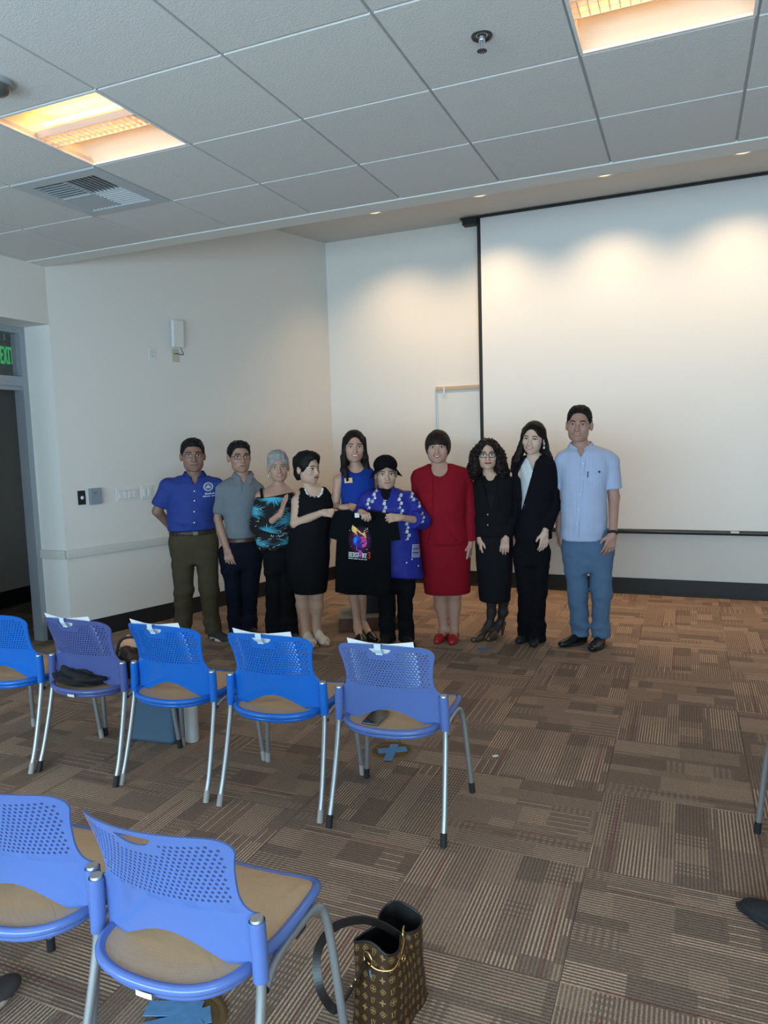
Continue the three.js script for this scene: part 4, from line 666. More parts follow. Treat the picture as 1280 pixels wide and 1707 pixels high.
function faceParts(f, o) { // eyes, brows and mouth, set on the face
  const out = [], white = [0.62, 0.58, 0.54], iris = [0.009, 0.005, 0.004], lash = o.lash ?? [0.008, 0.005, 0.005];
  const open = (o.open ?? 0.7) * 1.25;
  for (const s of [-1, 1]) {
    const x = s * 0.0315, z = facePoint(f, x, 0), tilt = s * (o.slant ?? 0.06);
    const ball = new THREE.SphereGeometry(1, 20, 14).scale(0.0145, 0.0062 * open, 0.0035), pupil = new THREE.SphereGeometry(1, 16, 12).scale(0.0064, 0.0066 * Math.min(1, open * 1.02), 0.0034).translate((o.look ?? 0) * 0.005, 0, 0.0014);
    const arc = [], low = []; for (let k = -4; k <= 4; k++) { const t = k / 4; arc.push([t * 0.0165, 0.0072 * open * (1 - t * t) + 0.0008, -0.004 * t * t + 0.0012]); low.push([t * 0.0145, -0.0066 * open * (1 - t * t), -0.004 * t * t + 0.0008]); }
    const list = [tinted(ball, white), tinted(pupil, iris), tinted(tube(arc, 0.0021 * (o.liner ?? 1), 12, 6), lash), tinted(tube(low, 0.0008, 12, 5), o.lidTone ?? [0.16, 0.08, 0.055])];
    out.push(['eye', mergeTinted(list).rotateZ(tilt).rotateY(s * 0.22).translate(x, 0, z - 0.0002), paintMat]);
    const brow = []; for (let k = 0; k <= 5; k++) { const t = k / 5, bx = s * (0.0135 + 0.0335 * t), by = 0.0185 + (o.browLift ?? 0) + 0.006 * Math.sin(t * 2.4) - 0.003 * t; brow.push([bx, by, facePoint(f, bx, by) + 0.0006]); }
    out.push(['eyebrow', tinted(tube(brow, 0.0031 * (o.browSize ?? 1), 14, 6), o.brow ?? [0.015, 0.011, 0.01]), paintMat]);
  }
  const lip = o.lip ?? [0.3, 0.10, 0.085], W = (o.mouthW ?? 0.024), smile = o.smile ?? 0.003, gap = o.teeth ?? 0, my = -0.062, up = [], dn = [], mid = [];
  for (let k = -6; k <= 6; k++) {
    const t = k / 6, x = t * W, c = smile * t * t, zz = (y) => facePoint(f, x, y);
    const yu = my + c + 0.0022 + gap * (1 - t * t) * 0.35 - 0.0008 * Math.exp(-t * t * 40), yd = my + c - 0.0028 - gap * (1 - t * t) * 0.65, ym = my + c - gap * (1 - t * t) * 0.15;
    up.push([x, yu, zz(yu) + 0.0006]); dn.push([x, yd, zz(yd) + 0.0006]); mid.push([x, ym, zz(ym) + 0.0002]);
  }
  const shrink = (g, r) => { const p = g.attributes.position; for (let i = 0; i < p.count; i++) { const k = 1 - 0.75 * Math.abs(p.getX(i) / W) ** 3; const y = p.getY(i), y0 = r(p.getX(i)); p.setY(i, y0 + (y - y0) * k); } return g; };
  const shrink2 = (g) => { const p = g.attributes.position; for (let i = 0; i < p.count; i++) p.setZ(i, p.getZ(i) + 0.0022); return g; };
  const list = [tinted(tube(up, 0.0029 * (o.lipSize ?? 1), 24, 8), lip), tinted(tube(dn, 0.0036 * (o.lipSize ?? 1), 24, 8), lip)];
  if (gap > 0.001) { const g = new THREE.SphereGeometry(1, 24, 12).scale(W * 0.82, gap * 0.62, 0.004), p = g.attributes.position; const zc = facePoint(f, 0, my); for (let i = 0; i < p.count; i++) { const x = p.getX(i); p.setXYZ(i, x, p.getY(i) + my + smile * (x / W) ** 2 - gap * 0.12, p.getZ(i) + facePoint(f, x, my) - 0.0008); } list.push(tinted(g, [0.72, 0.68, 0.62])); }
  else list.push(tinted(shrink2(tube(mid, 0.0011, 24, 5)), [0.07, 0.025, 0.022]));
  out.push(['mouth', mergeTinted(list), paintMat]);
  return out;
}
function glassesParts(f, o) { // two rims, a bridge, temples and lenses
  const m = mat(lin(...(o.color ?? [0.02, 0.02, 0.02])), 0.35, { metalness: o.metal ?? 0 }), r = o.r ?? 0.0013, z = 0.094, w = o.w ?? 0.0235, h = o.h ?? 0.0165, rims = [], lenses = [];
  for (const s of [-1, 1]) {
    const pts = []; for (let k = 0; k <= 28; k++) { const a = k / 28 * Math.PI * 2, n = o.square ?? 3, c = Math.cos(a), q = Math.sin(a), R = 1 / (Math.abs(c) ** n + Math.abs(q) ** n) ** (1 / n); pts.push([s * 0.0325 + c * R * w, -0.002 + q * R * h, z - 0.10 * (s * 0.0325 + c * R * w) ** 2 * 25 * 0.35]); }
    rims.push(tube(pts, r, 56, 6));
    rims.push(rod([s * 0.056, 0.004, z - 0.006], [s * 0.078, 0.004, 0.0], r));
    const lens = new THREE.CylinderGeometry(1, 1, 0.0008, 28).rotateX(Math.PI / 2).scale(w, h, 1).rotateY(s * 0.12).translate(s * 0.0325, -0.002, z - 0.0014); lenses.push(lens);
  }
  rims.push(tube([[-0.0095, 0.001, z - 0.0005], [0, 0.004, z + 0.002], [0.0095, 0.001, z - 0.0005]], r, 8, 6));
  return [['glasses', merged(rims), m], ['lens', merged(lenses), M.lens]];
}

// ----- hand: wrist at the origin, fingers along +y, palm towards +z, thumb at side * x -----
function handField(side, o) {
  const s = side, bones = [], curl = o.curl ?? [0.35, 0.4, 0.3], fan = o.fan ?? 0.06;
  const base = [[0.029, 0.082, 0], [0.010, 0.087, 0.002], [-0.010, 0.084, 0.001], [-0.028, 0.076, -0.002]], len = [0.07, 0.078, 0.072, 0.056];
  base.forEach((b, n) => {
    const B = [b[0] * s, b[1], b[2]]; bones.push([[b[0] * 0.55 * s, 0.01, 0], B, 0.0125, 0.0105]);
    let p = B, ang = (o.bend?.[n] ?? 0); const spread = (1.5 - n) * fan * s, part3 = [0.45, 0.3, 0.25];
    for (let k = 0; k < 3; k++) { ang += curl[k] * (1 + 0.1 * n); const L = len[n] * part3[k], q = [p[0] + Math.sin(spread) * L * Math.cos(ang), p[1] + Math.cos(ang) * L, p[2] + Math.sin(ang) * L]; bones.push([p, q, 0.0092 - k * 0.0009, 0.0083 - k * 0.0009]); p = q; }
  });
  const th = o.thumb ?? [[0.02, 0.02, 0.006], [0.046, 0.05, 0.016], [0.053, 0.078, 0.026]];
  const T = th.map((q) => [q[0] * s, q[1], q[2]]);
  const fingers = [bones.slice(0, 4), bones.slice(4, 8), bones.slice(8, 12), bones.slice(12, 16)];
  return (x, y, z) => {
    let palm = 1, out = 1;
    for (const fg of fingers) {
      palm = smin(palm, cone(x, y, z, ...fg[0]), 0.014);
      let d = 1; for (let k = 1; k < 4; k++) d = smin(d, cone(x, y, z, ...fg[k]), 0.004);
      out = Math.min(out, d);
    }
    palm = smin(palm, cone(x, y, z, [0, -0.02, 0], [0, 0.02, 0], 0.021, 0.022), 0.02);
    let t = smin(cone(x, y, z, T[0], T[1], 0.0135, 0.0105), cone(x, y, z, T[1], T[2], 0.0102, 0.008), 0.005);
    return smin(smin(palm, out, 0.007), t, 0.009);
  };
}
function handMesh(side, wrist, dir, palm, o = {}) {
  const g = surface(handField(side, o), [-0.085, -0.045, -0.04], [0.085, 0.19, 0.11], 0.004), k = o.size ?? 1;
  const Y = new THREE.Vector3(...dir).normalize(), Z = new THREE.Vector3(...palm); Z.addScaledVector(Y, -Z.dot(Y)).normalize();
  const X = new THREE.Vector3().crossVectors(Y, Z);
  return g.applyMatrix4(new THREE.Matrix4().makeBasis(X, Y, Z).scale(new THREE.Vector3(k, k, k)).setPosition(...wrist));
}
// ----- shoe: heel at the origin, toe along +z -----
function shoeField(o) {
  const L = (o.length ?? 0.27) / 0.27, hh = o.heel ?? 0;
  return (x, y, z) => {
    z /= L; const lift = hh * (z > 0.17 ? 0 : 1 - Math.max(0, Math.min(1, z / 0.17)) ** 1.3 * 1), q = y - lift;
    let d = egg(x, q, z, [0, 0.026, 0.2], [o.toe ?? 0.043, 0.03, 0.072]);
    d = smin(d, egg(x, q, z, [0, 0.03, 0.11], [0.037, o.low ? 0.036 : 0.05, 0.09]), 0.03);
    d = smin(d, egg(x, q, z, [0, o.low ? 0.03 : 0.042, 0.042], [0.034, o.low ? 0.036 : 0.062, 0.045]), 0.03);
    d = Math.max(d, -q + 0.002);
    if (o.low) d = Math.max(d, -egg(x, q, z, [0, 0.075, 0.1], [0.031, 0.052, 0.085]));
    return d * 0.9;
  };
}
function shoeParts(ankle, yaw, o) { // [name, geometry, material]
  const M4 = new THREE.Matrix4().makeRotationY(yaw).setPosition(ankle[0] - Math.sin(yaw) * 0.06, 0, ankle[2] - Math.cos(yaw) * 0.06), out = [];
  const upper = surface(shoeField(o), [-0.06, -0.01, -0.02], [0.06, 0.13 + (o.heel ?? 0), 0.3], 0.0055).applyMatrix4(M4);
  const extra = [];
  if (o.sole) { const s = surface((x, y, z) => Math.max(Math.hypot(x / (0.046 - 0.01 * Math.cos(z * 22)), (z - 0.135) / 0.142) * 0.046 - 0.046, Math.abs(y - 0.013) - 0.011), [-0.06, -0.01, -0.03], [0.06, 0.04, 0.3], 0.006).applyMatrix4(M4); extra.push(['sole', s, o.sole]); }
  if (o.heel > 0.03) extra.push(['heel', rod([0, 0, 0.006], [0, o.heel + 0.005, 0.022], 0.008, 0.02).applyMatrix4(M4), o.material]);
  if (o.strap) extra.push(['strap', tube([[-0.034, 0.03, 0.125], [-0.028, 0.062, 0.118], [0, 0.075, 0.114], [0.028, 0.062, 0.118], [0.034, 0.03, 0.125]], 0.0055, 24, 8).applyMatrix4(M4), o.material]);
  return [upper, extra];
}
function footField(ankle, yaw, heel = 0, L = 0.235, w = 1) { // the bare foot under the ankle, toes along yaw
  const c = Math.sin(yaw), k = Math.cos(yaw), P = (f, u, y) => [ankle[0] + c * f + k * u, y, ankle[2] + k * f - c * u];
  const a = P(-0.035, 0, 0.03 + heel), m = P(0.02, 0, 0.055 + heel * 0.75), b = P(0.12, 0, 0.026), t = P(L - 0.065, 0, 0.02);
  return (x, y, z) => { let d = cone(x, y, z, a, m, 0.027 * w, 0.031 * w); d = smin(d, cone(x, y, z, m, b, 0.031 * w, 0.03 * w), 0.02); d = smin(d, cone(x, y, z, b, t, 0.031 * w, 0.019 * w), 0.02); d = smin(d, cone(x, y, z, m, [ankle[0], ankle[1] + 0.03, ankle[2]], 0.03 * w, 0.028 * w), 0.02); return Math.max(d, -y + 0.004); };
}
const skinBump = dataTexture(128, 128, () => 110 + rnd() * 60, false, [9, 9]);
const skins = {};
function skin(c) { return (skins[c.join()] ??= mat(lin(...c), 0.52, { bumpMap: skinBump, bumpScale: 0.0005 })); }
const clothBump = dataTexture(256, 256, (x, y) => 128 + 50 * Math.sin((x + y) * Math.PI / 2) + rnd() * 60, false, [14, 14]);
function cloth(c, roughness = 0.88, extra = {}) { return new THREE.MeshPhysicalMaterial({ color: lin(...c), roughness, specularIntensity: 0.22, bumpMap: clothBump, bumpScale: 0.0006, ...extra }); }
// folds: low ridges that run slantwise, deeper near the places where cloth bunches
function folds(x, y, z, amount, sx = 7, sy = 16, sd = 0) { return amount * 1.5 * (noise(x * sx + y * 5 + sd, y * sy + sd * 1.7, z * sx + x * 3) + 0.45 * noise(x * sx * 1.9 - y * 9 + sd, y * sy * 1.3 + x * 14, z * sx * 2)); }

for (const q of Object.values(POSES)) for (const k of ['sr', 'sl']) { q[k][1] -= 0.022; q[k][0] *= 0.965; }
function person(pose, label, o) { // o: skin colour, body rows, arms, legs, head, hair, clothes
  const t = thing('person', label, 'person', [pose.at[0], 0, pose.at[1]], pose.turn, o.group ?? 'people lined up in front of the screen');
  const S = skin(o.skin), k = o.head.scale, yaw = o.head.yaw ?? 0;
  const hc = [pose.eye[0] - 0.085 * k * Math.sin(yaw), pose.eye[1], pose.neck[2] + (o.head.z ?? 0.035)];
  const H = new THREE.Matrix4().compose(new THREE.Vector3(...hc), new THREE.Quaternion().setFromEuler(new THREE.Euler(o.head.pitch ?? 0, yaw, o.head.roll ?? 0, 'YXZ')), new THREE.Vector3(k, k, k));
  const under = new THREE.Vector3(0, -0.055, -0.02).applyMatrix4(H).toArray(), [A1r, A2r, A3r] = o.arm ?? [0.043, 0.036, 0.026];
  const legR = o.leg ?? [0.07, 0.05, 0.034];
  const feet = o.feet ? [footField(pose.ar, o.feet[0], o.feet[2] ?? 0, 0.235, o.feet[3] ?? 1), footField(pose.al, o.feet[1], o.feet[2] ?? 0, 0.235, o.feet[3] ?? 1)] : [];
  const body = (x, y, z) => {
    let d = cone(x, y, z, [pose.neck[0], pose.neck[1] - 0.03, pose.neck[2] - 0.01], under, (o.neckR ?? 0.05) * 1.0, (o.neckR ?? 0.05) * 0.9);
    d = smin(d, Math.max(stack(x, y, z, pose.torso, -0.018), pose.torso[0][0] + 0.09 - y), 0.05);
    d = smin(d, cone(x, y, z, [pose.neck[0], pose.neck[1] - 0.01, pose.neck[2] - 0.03], pose.sr, 0.045, A1r), 0.03);
    d = smin(d, cone(x, y, z, [pose.neck[0], pose.neck[1] - 0.01, pose.neck[2] - 0.03], pose.sl, 0.045, A1r), 0.03);
    d = smin(d, smin(cone(x, y, z, pose.sr, pose.er, A1r, A2r), cone(x, y, z, pose.er, pose.wr, A2r, A3r), 0.012), 0.02);
    d = smin(d, smin(cone(x, y, z, pose.sl, pose.el, A1r, A2r), cone(x, y, z, pose.el, pose.wl, A2r, A3r), 0.012), 0.02);
    let g = smin(cone(x, y, z, pose.hr, pose.kr, legR[0], legR[1]), smin(cone(x, y, z, pose.kr, pose.ar, legR[1], legR[2]), cone(x, y, z, [pose.kr[0], pose.kr[1] - 0.09, pose.kr[2] - 0.018], [pose.ar[0], pose.ar[1] + 0.12, pose.ar[2] - 0.012], legR[1] * 1.02, legR[2]), 0.02), 0.02);
    g = Math.min(g, smin(cone(x, y, z, pose.hl, pose.kl, legR[0], legR[1]), smin(cone(x, y, z, pose.kl, pose.al, legR[1], legR[2]), cone(x, y, z, [pose.kl[0], pose.kl[1] - 0.09, pose.kl[2] - 0.018], [pose.al[0], pose.al[1] + 0.12, pose.al[2] - 0.012], legR[1] * 1.02, legR[2]), 0.02), 0.02));
    for (const q of feet) g = smin(g, q(x, y, z), 0.02);
    return smin(d, g, 0.03);
  };
  const xs = [pose.sr, pose.er, pose.wr, pose.sl, pose.el, pose.wl, pose.ar, pose.al, pose.hr, pose.hl].map((q) => q[0]), zs = [pose.er, pose.wr, pose.el, pose.wl, pose.kr, pose.kl, pose.ar, pose.al].map((q) => q[2]);
  const rowsX = [...pose.torso, ...(pose.skirt ?? pose.hips ?? [])];
  const lo = [Math.min(...xs, ...rowsX.map((r) => r[1] - r[3])) - 0.09, 0, Math.min(...zs, -0.14) - 0.09], hi = [Math.max(...xs, ...rowsX.map((r) => r[1] + r[3])) + 0.09, pose.neck[1] + 0.14, Math.max(...zs, 0.16) + 0.1];
  const hf = headField(o.head), pieces = [surface(body, [lo[0], -0.01, lo[2]], hi, 0.012), surface(hf, [-0.1, -0.13, -0.125], [0.1, 0.135, 0.13], 0.0042).applyMatrix4(H)];
  for (const h of o.hands ?? []) pieces.push(handMesh(...h));
  part('body', joined(pieces), S, t);
  const onHead = (list) => { for (const [n, g, m, l] of list) part(n, g.applyMatrix4(H), m, t, l); };
  onHead(faceParts(hf, o.head));
  if (o.glasses) onHead(glassesParts(hf, o.glasses));
  if (o.hair) { const hg = surface(o.hair.field, o.hair.lo ?? [-0.13, -0.16, -0.15], o.hair.hi ?? [0.13, 0.17, 0.15], 0.0048).applyMatrix4(H); part('hair', hg, o.hair.material, t); }
  const P = { t, pose, body, lo, hi, H, hf,
    wear(name, f, material, box2, cell = 0.011, print) { const g = surface(f, box2?.[0] ?? lo, box2?.[1] ?? hi, cell); if (print) frontUV(g, ...print); return part(name, g, material, t); },
    add(name, g, material, label2) { return part(name, g, material, t, label2); },
    shoe(ankle, turn, so) { const [u, extra] = shoeParts(ankle, turn, so), s = part('shoe', u, so.material, t); for (const [n, g, m] of extra) part(n, g, m, s); return s; },
    onHead };
  return P;
}
// hair that follows the skull: cap, minus the face, above a slanting lower edge
function capField(o) {
  const c = o.c ?? [0, 0.04, -0.012], r = o.r ?? [0.083, 0.09, 0.103], fc = o.fc ?? [0, -0.05, 0.088], fr = o.fr ?? [0.066, 0.098, 0.078], low = o.low ?? -0.05, slope = o.slope ?? 0.75;
  return (x, y, z) => {
    let d = egg(x, y, z, c, r);
    for (const e of o.more ?? []) d = smin(d, egg(x, y, z, e[0], e[1]), 0.02);
    d += (o.rough ?? 0.003) * noise(x * 60 + 9, y * 25, z * 40) + 0.0015 * Math.sin(Math.atan2(x, z) * 46 + y * 30);
    const q = o.square ? faceCut(x, y, z, ...o.square) + 0.5 * (o.jag ?? 0.004) * noise(x * 90, 3, z * 30) : egg(x, y, z, fc, fr);
    d = -smin(-d, q, 0.006);
    return Math.max(d, low + slope * z - y);
  };
}
function sleeve(x, y, z, a, b, c, r0, r1, r2) { // shoulder to elbow to cuff
  const d = cone(x, y, z, a, b, r0, r1);
  return c ? smin(d, cone(x, y, z, b, c, r1, r2), 0.02) : d;
}
const between = (a, b, t) => a.map((v, i) => v + (b[i] - v) * t);
// ends a sleeve in a flat cuff at point e, looking along a to e
function cuff(d, x, y, z, a, e) { const n = [e[0] - a[0], e[1] - a[1], e[2] - a[2]], L = Math.hypot(...n); return Math.max(d, ((x - e[0]) * n[0] + (y - e[1]) * n[1] + (z - e[2]) * n[2]) / L); }
function legsField(pose, r, cut, up = 0.05, soft = 0.075) { // trousers: two legs joined at the crotch under a waist
  const n = pose.hips.length, waist = pose.hips.map((q, i) => { const k = Math.min(1, 0.74 + 0.26 * i / (n - 2)); return [q[0], q[1], q[2], q[3] * k, q[4] * k]; });
  waist.push([waist[n - 1][0] + up, ...waist[n - 1].slice(1)]);
  const top = waist[n][0], bottom = waist[0][0];
  return (x, y, z) => {
    const R = smin(cone(x, y, z, pose.hr, pose.kr, r[0], r[1]), cone(x, y, z, pose.kr, [pose.ar[0], Math.min(pose.ar[1], 0.03), pose.ar[2]], r[1], r[2]), 0.03);
    const L = smin(cone(x, y, z, pose.hl, pose.kl, r[0], r[1]), cone(x, y, z, pose.kl, [pose.al[0], Math.min(pose.al[1], 0.03), pose.al[2]], r[1], r[2]), 0.03);
    let d = smin(Math.min(R, L), stack(x, y, z, waist), soft);
    d += folds(x, y, z, 0.009 * Math.exp(-(((y - 0.12) / 0.14) ** 2)) + 0.006 * Math.exp(-(((y - pose.kr[1]) / 0.1) ** 2)) + 0.003 + 0.004 * Math.exp(-(((y - bottom) / 0.08) ** 2)), 6, 15);
    return Math.max(d, cut - y, y - top);
  };
}
// pumps and sandals fit the foot: a shell over it, cut along the topline (f runs from heel to toe)
function footShell(ankle, yaw, heel, L, off, topline, w) {
  const q = footField(ankle, yaw, heel, L, w), s = Math.sin(yaw), k = Math.cos(yaw);
  const f = (x, y, z) => { const along = (x - ankle[0]) * s + (z - ankle[2]) * k; return Math.max(q(x, y, z) - off, y - topline(along), -y + 0.002); };
  return surface(f, [ankle[0] - 0.26, -0.01, ankle[2] - 0.26], [ankle[0] + 0.26, 0.16, ankle[2] + 0.26], 0.006);
}
function pump(P, ankle, yaw, heel, material, o = {}) {
  const L = o.length ?? 0.235, lift = (f) => heel * Math.max(0, Math.min(1, (0.1 - f) / 0.13));
  const s = P.add('shoe', footShell(ankle, yaw, heel, L, o.off ?? 0.006, (f) => lift(f) + (f < 0.0 ? 0.055 : f < 0.075 ? 0.055 - 0.35 * f : f < 0.1 ? 0.029 + (f - 0.075) * 1.2 : 0.1), o.wide ?? 1), material);
  const at = (f, y) => [ankle[0] + Math.sin(yaw) * f, y, ankle[2] + Math.cos(yaw) * f];
  if (heel > 0.03) part('heel', rod(at(-0.03, 0), at(-0.04, heel + 0.012), 0.007, 0.02), material, s);
  if (o.strap) { const u = [Math.cos(yaw), -Math.sin(yaw)], pts = []; for (let i = -6; i <= 6; i++) { const a = i / 6 * 1.5, c2 = at(0.045, 0); pts.push([c2[0] + u[0] * Math.sin(a) * 0.038, 0.028 + 0.048 * Math.cos(a) + heel * 0.5, c2[2] + u[1] * Math.sin(a) * 0.038]); } part('strap', tube(pts, 0.0055, 30, 8), material, s); part('buckle', new THREE.SphereGeometry(0.006, 10, 8).translate(...pts[2]), M.steel, s); }
  return s;
}
// a squarish face opening for hair: half width, top edge, foremost depth of the hair at the sides
function faceCut(x, y, z, w, top, zmin, low = -0.2, cx = 0, n = 4) { const c = (top + low) / 2, h = (top - low) / 2; return Math.max(((Math.abs((x - cx) / w) ** n + Math.abs((y - c) / h) ** n) ** (1 / n) - 1) * w, zmin - z); }
// ---------- the ten people ----------
const hairMat = (c, r) => new THREE.MeshPhysicalMaterial({ color: lin(...c), roughness: r, specularIntensity: 0.4 });
const HAIR = { black: hairMat([0.007, 0.006, 0.006], 0.6), soft: hairMat([0.009, 0.0065, 0.006], 0.5), brown: hairMat([0.017, 0.0105, 0.0085], 0.5), grey: mat(lin(0.3, 0.3, 0.3), 0.85), curly: hairMat([0.012, 0.007, 0.006], 0.5) };
const BLACK_CLOTH = cloth([0.007, 0.0075, 0.009], 0.9);
function collarBand(P, r, h, tilt, m, y0) { // shirt collar: stand and turned-down leaf with two points in front
  const n = P.pose.neck, pos = [], idx = [], N = 48, gap = 0.30;
  for (let i = 0; i <= N; i++) {
    const q = Math.PI / 2 + gap + (Math.PI * 2 - 2 * gap) * i / N, c = Math.cos(q), s = Math.sin(q), front = Math.max(0, s), e = Math.min(i, N - i) / N, point = Math.max(0, 1 - e * 7);
    const top = y0 + h - (tilt + 0.02 * point) * front, low = top - h * (0.62 + 0.75 * point + 0.2 * front);
    for (const [R, y] of [[r * 0.96, top - h * 0.9], [r * 0.95, top], [r * 1.02, top + 0.004], [r * 1.12, top - 0.3 * (top - low)], [r * (1.28 + 0.22 * point), low]]) pos.push(n[0] + c * R, y, n[2] + s * R * 0.95 + 0.012);
  }
  for (let i = 0; i < N; i++) for (let k = 0; k < 4; k++) { const b = i * 5 + k; idx.push(b, b + 1, b + 5, b + 1, b + 6, b + 5); }
  const g = new THREE.BufferGeometry(); g.setAttribute('position', new THREE.Float32BufferAttribute(pos, 3)); g.setAttribute('uv', new THREE.Float32BufferAttribute(new Float32Array(pos.length / 3 * 2), 2)); g.setIndex(idx); g.computeVertexNormals();
  const dm = m.clone(); dm.side = THREE.DoubleSide; return P.add('collar', g, dm);
}
const openNeck = (x, y, z, n, depth, wide = 0.5) => Math.max(Math.abs(x - n[0]) - wide * Math.max(0, y - n[1] + depth), n[1] - depth - y, 0.02 - z);
function frontZ(f, x, y) { let z = 0.4; for (let i = 0; i < 80; i++) { const d = f(x, y, z); if (d < 0.0006) return z; z -= Math.max(d * 0.7, 0.0008); } return 0; }
function buttons(P, f, xs, ys, m) { ys.forEach((y, i) => { const x = xs[i] ?? xs[0]; P.add('button', new THREE.CylinderGeometry(0.0055, 0.0055, 0.003, 14).rotateX(Math.PI / 2).translate(x, y, frontZ(f, x, y) + 0.001), m); }); }
function belt(P, rows, y, h, m, off = 0.006) { const f = (x, yy, z) => Math.max(Math.abs(stack(x, Math.max(rows[0][0], Math.min(rows.at(-1)[0], yy)), z, rows, off)) - 0.004, Math.abs(yy - y) - h / 2) * 0.9; return P.wear('belt', f, m, [[P.lo[0], y - h, P.lo[2]], [P.hi[0], y + h, P.hi[2]]], 0.007); }
const rows = (list, f) => list.map((r, i) => f([...r], i));

// 1 man in the blue shirt, hands behind his back
{
  const p = POSES.blueShirtMan, C = cloth([0.0115, 0.036, 0.22], 0.75);
  const emblem = canvasTexture(1024, 512, (c, w, h) => {
    c.fillStyle = '#1c3584'; c.fillRect(0, 0, w, h);
    for (let i = 0; i < 16000; i++) { c.fillStyle = rnd() < 0.5 ? 'rgba(60,95,190,0.12)' : 'rgba(10,25,80,0.14)'; c.fillRect(rnd() * w, rnd() * h, 2, 2); }
    const x = 366, y = 122; c.strokeStyle = '#c9d2da'; c.lineWidth = 6; c.beginPath(); c.arc(x, y, 30, 0, 7); c.stroke(); c.lineWidth = 2; c.beginPath(); c.arc(x, y, 21, 0, 7); c.stroke();
    c.fillStyle = '#b9c6c4'; c.fillRect(x - 15, y - 3, 30, 14); c.fillRect(x - 8, y - 13, 16, 9); c.setLineDash([4, 5]); c.lineWidth = 5; c.strokeStyle = '#8fa3b8'; c.beginPath(); c.arc(x, y, 25.5, 0, 7); c.stroke(); c.setLineDash([]);
    c.strokeStyle = '#dfe6f0'; const stitch = (x0, y0, n, s) => { c.lineWidth = s * 0.28; c.beginPath(); for (let k = 0; k < n; k++) { const q = x0 + k * s * 0.62; c.moveTo(q, y0); c.lineTo(q + s * 0.2, y0 - s * (0.45 + 0.5 * rnd())); c.lineTo(q + s * 0.42, y0 - s * 0.1 * rnd()); } c.stroke(); }; // embroidered words, not readable in the photograph
    stitch(x - 24, y + 56, 6, 13); stitch(x + 26, y + 56, 2, 13); stitch(x - 40, y + 73, 9, 9); stitch(x + 18, y + 73, 8, 9);
  });
  const CM2 = mat(0xffffff, 0.75, { map: emblem, bumpMap: clothBump, bumpScale: 0.0006 });
  const P = person(p, 'man in a royal blue short-sleeved shirt and olive trousers, hands behind his back', {
    skin: [0.27, 0.142, 0.105], arm: [0.046, 0.042, 0.03], neckR: 0.06,
    head: { scale: 1.17, yaw: 0.06, jaw: 1.08, cheek: 1.06, smile: 0.003, brow: [0.012, 0.01, 0.009], browSize: 1.2, open: 0.55, lip: [0.2, 0.09, 0.07] },
    glasses: { color: [0.05, 0.035, 0.03], r: 0.0009, w: 0.0235, h: 0.015, square: 3.2 },
    hair: { material: HAIR.black, field: capField({ c: [0, 0.034, -0.012], r: [0.081, 0.086, 0.1], square: [0.063, 0.060, 0.026], jag: 0.006, low: -0.03, slope: 0.8, rough: 0.007, more: [[[0.006, 0.078, 0.022], [0.06, 0.036, 0.07]]] }) },
    hands: [[1, p.wr, [0.8, -0.3, -0.1], [0, 0.2, -1], { curl: [0.4, 0.4, 0.3], size: 1.05 }], [-1, p.wl, [-0.8, -0.3, -0.1], [0, 0.2, -1], { size: 1.05 }]],
  });
  const f = (x, y, z) => {
    let d = stack(x, y, z, p.torso, 0.004);
    const n = [p.neck[0], p.neck[1] - 0.045, -0.02];
    d = smin(d, smin(cone(x, y, z, n, p.sr, 0.06, 0.064), cone(x, y, z, n, p.sl, 0.06, 0.064), 0.02), 0.03);
    const er = between(p.sr, p.er, 0.78), el = between(p.sl, p.el, 0.78);
    d = smin(d, cuff(cone(x, y, z, p.sr, p.er, 0.068, 0.068), x, y, z, p.sr, er), 0.018);
    d = smin(d, cuff(cone(x, y, z, p.sl, p.el, 0.066, 0.066), x, y, z, p.sl, el), 0.018);
    d += folds(x, y, z, 0.005 + 0.006 * Math.exp(-(((y - 0.95) / 0.06) ** 2)), 5, 12, 2);
    d = Math.max(d, -openNeck(x, y, z, p.neck, 0.075));
    return Math.max(d, 0.922 - y, y - p.neck[1] - 0.02);
  };
  P.wear('shirt', f, CM2, null, 0.01, [-0.3, 0.85, 0.6, 0.55]);
  collarBand(P, 0.074, 0.045, 0.03, C, p.neck[1] - 0.012);
  buttons(P, f, [0.018, 0.014, 0.008, 0.004], [1.24, 1.165, 1.08, 0.995], M.whitePlastic);
  P.wear('trousers', legsField(p, [p.rl[0], p.rl[1] * 0.98, p.rl[2]], 0.045), cloth([0.068, 0.056, 0.033], 0.9), [[-0.3, 0.02, -0.25], [0.3, 0.96, 0.25]]);
  belt(P, p.hips, 0.905, 0.036, mat(lin(0.03, 0.018, 0.012), 0.45));
  P.add('buckle', box(0.042, 0.032, 0.008, 0.008, 0.905, frontZ((x, y, z) => stack(x, y, z, p.hips, 0.006), 0.008, 0.905) + 0.004, 0.003), mat(lin(0.1, 0.09, 0.07), 0.4, { metalness: 0.6 }));
  const sneaker = { material: mat(lin(0.03, 0.028, 0.028), 0.8), sole: mat(lin(0.5, 0.47, 0.43), 0.7), length: 0.285 };
  P.shoe(p.ar, -0.35, sneaker); P.shoe(p.al, 0.55, sneaker);
}
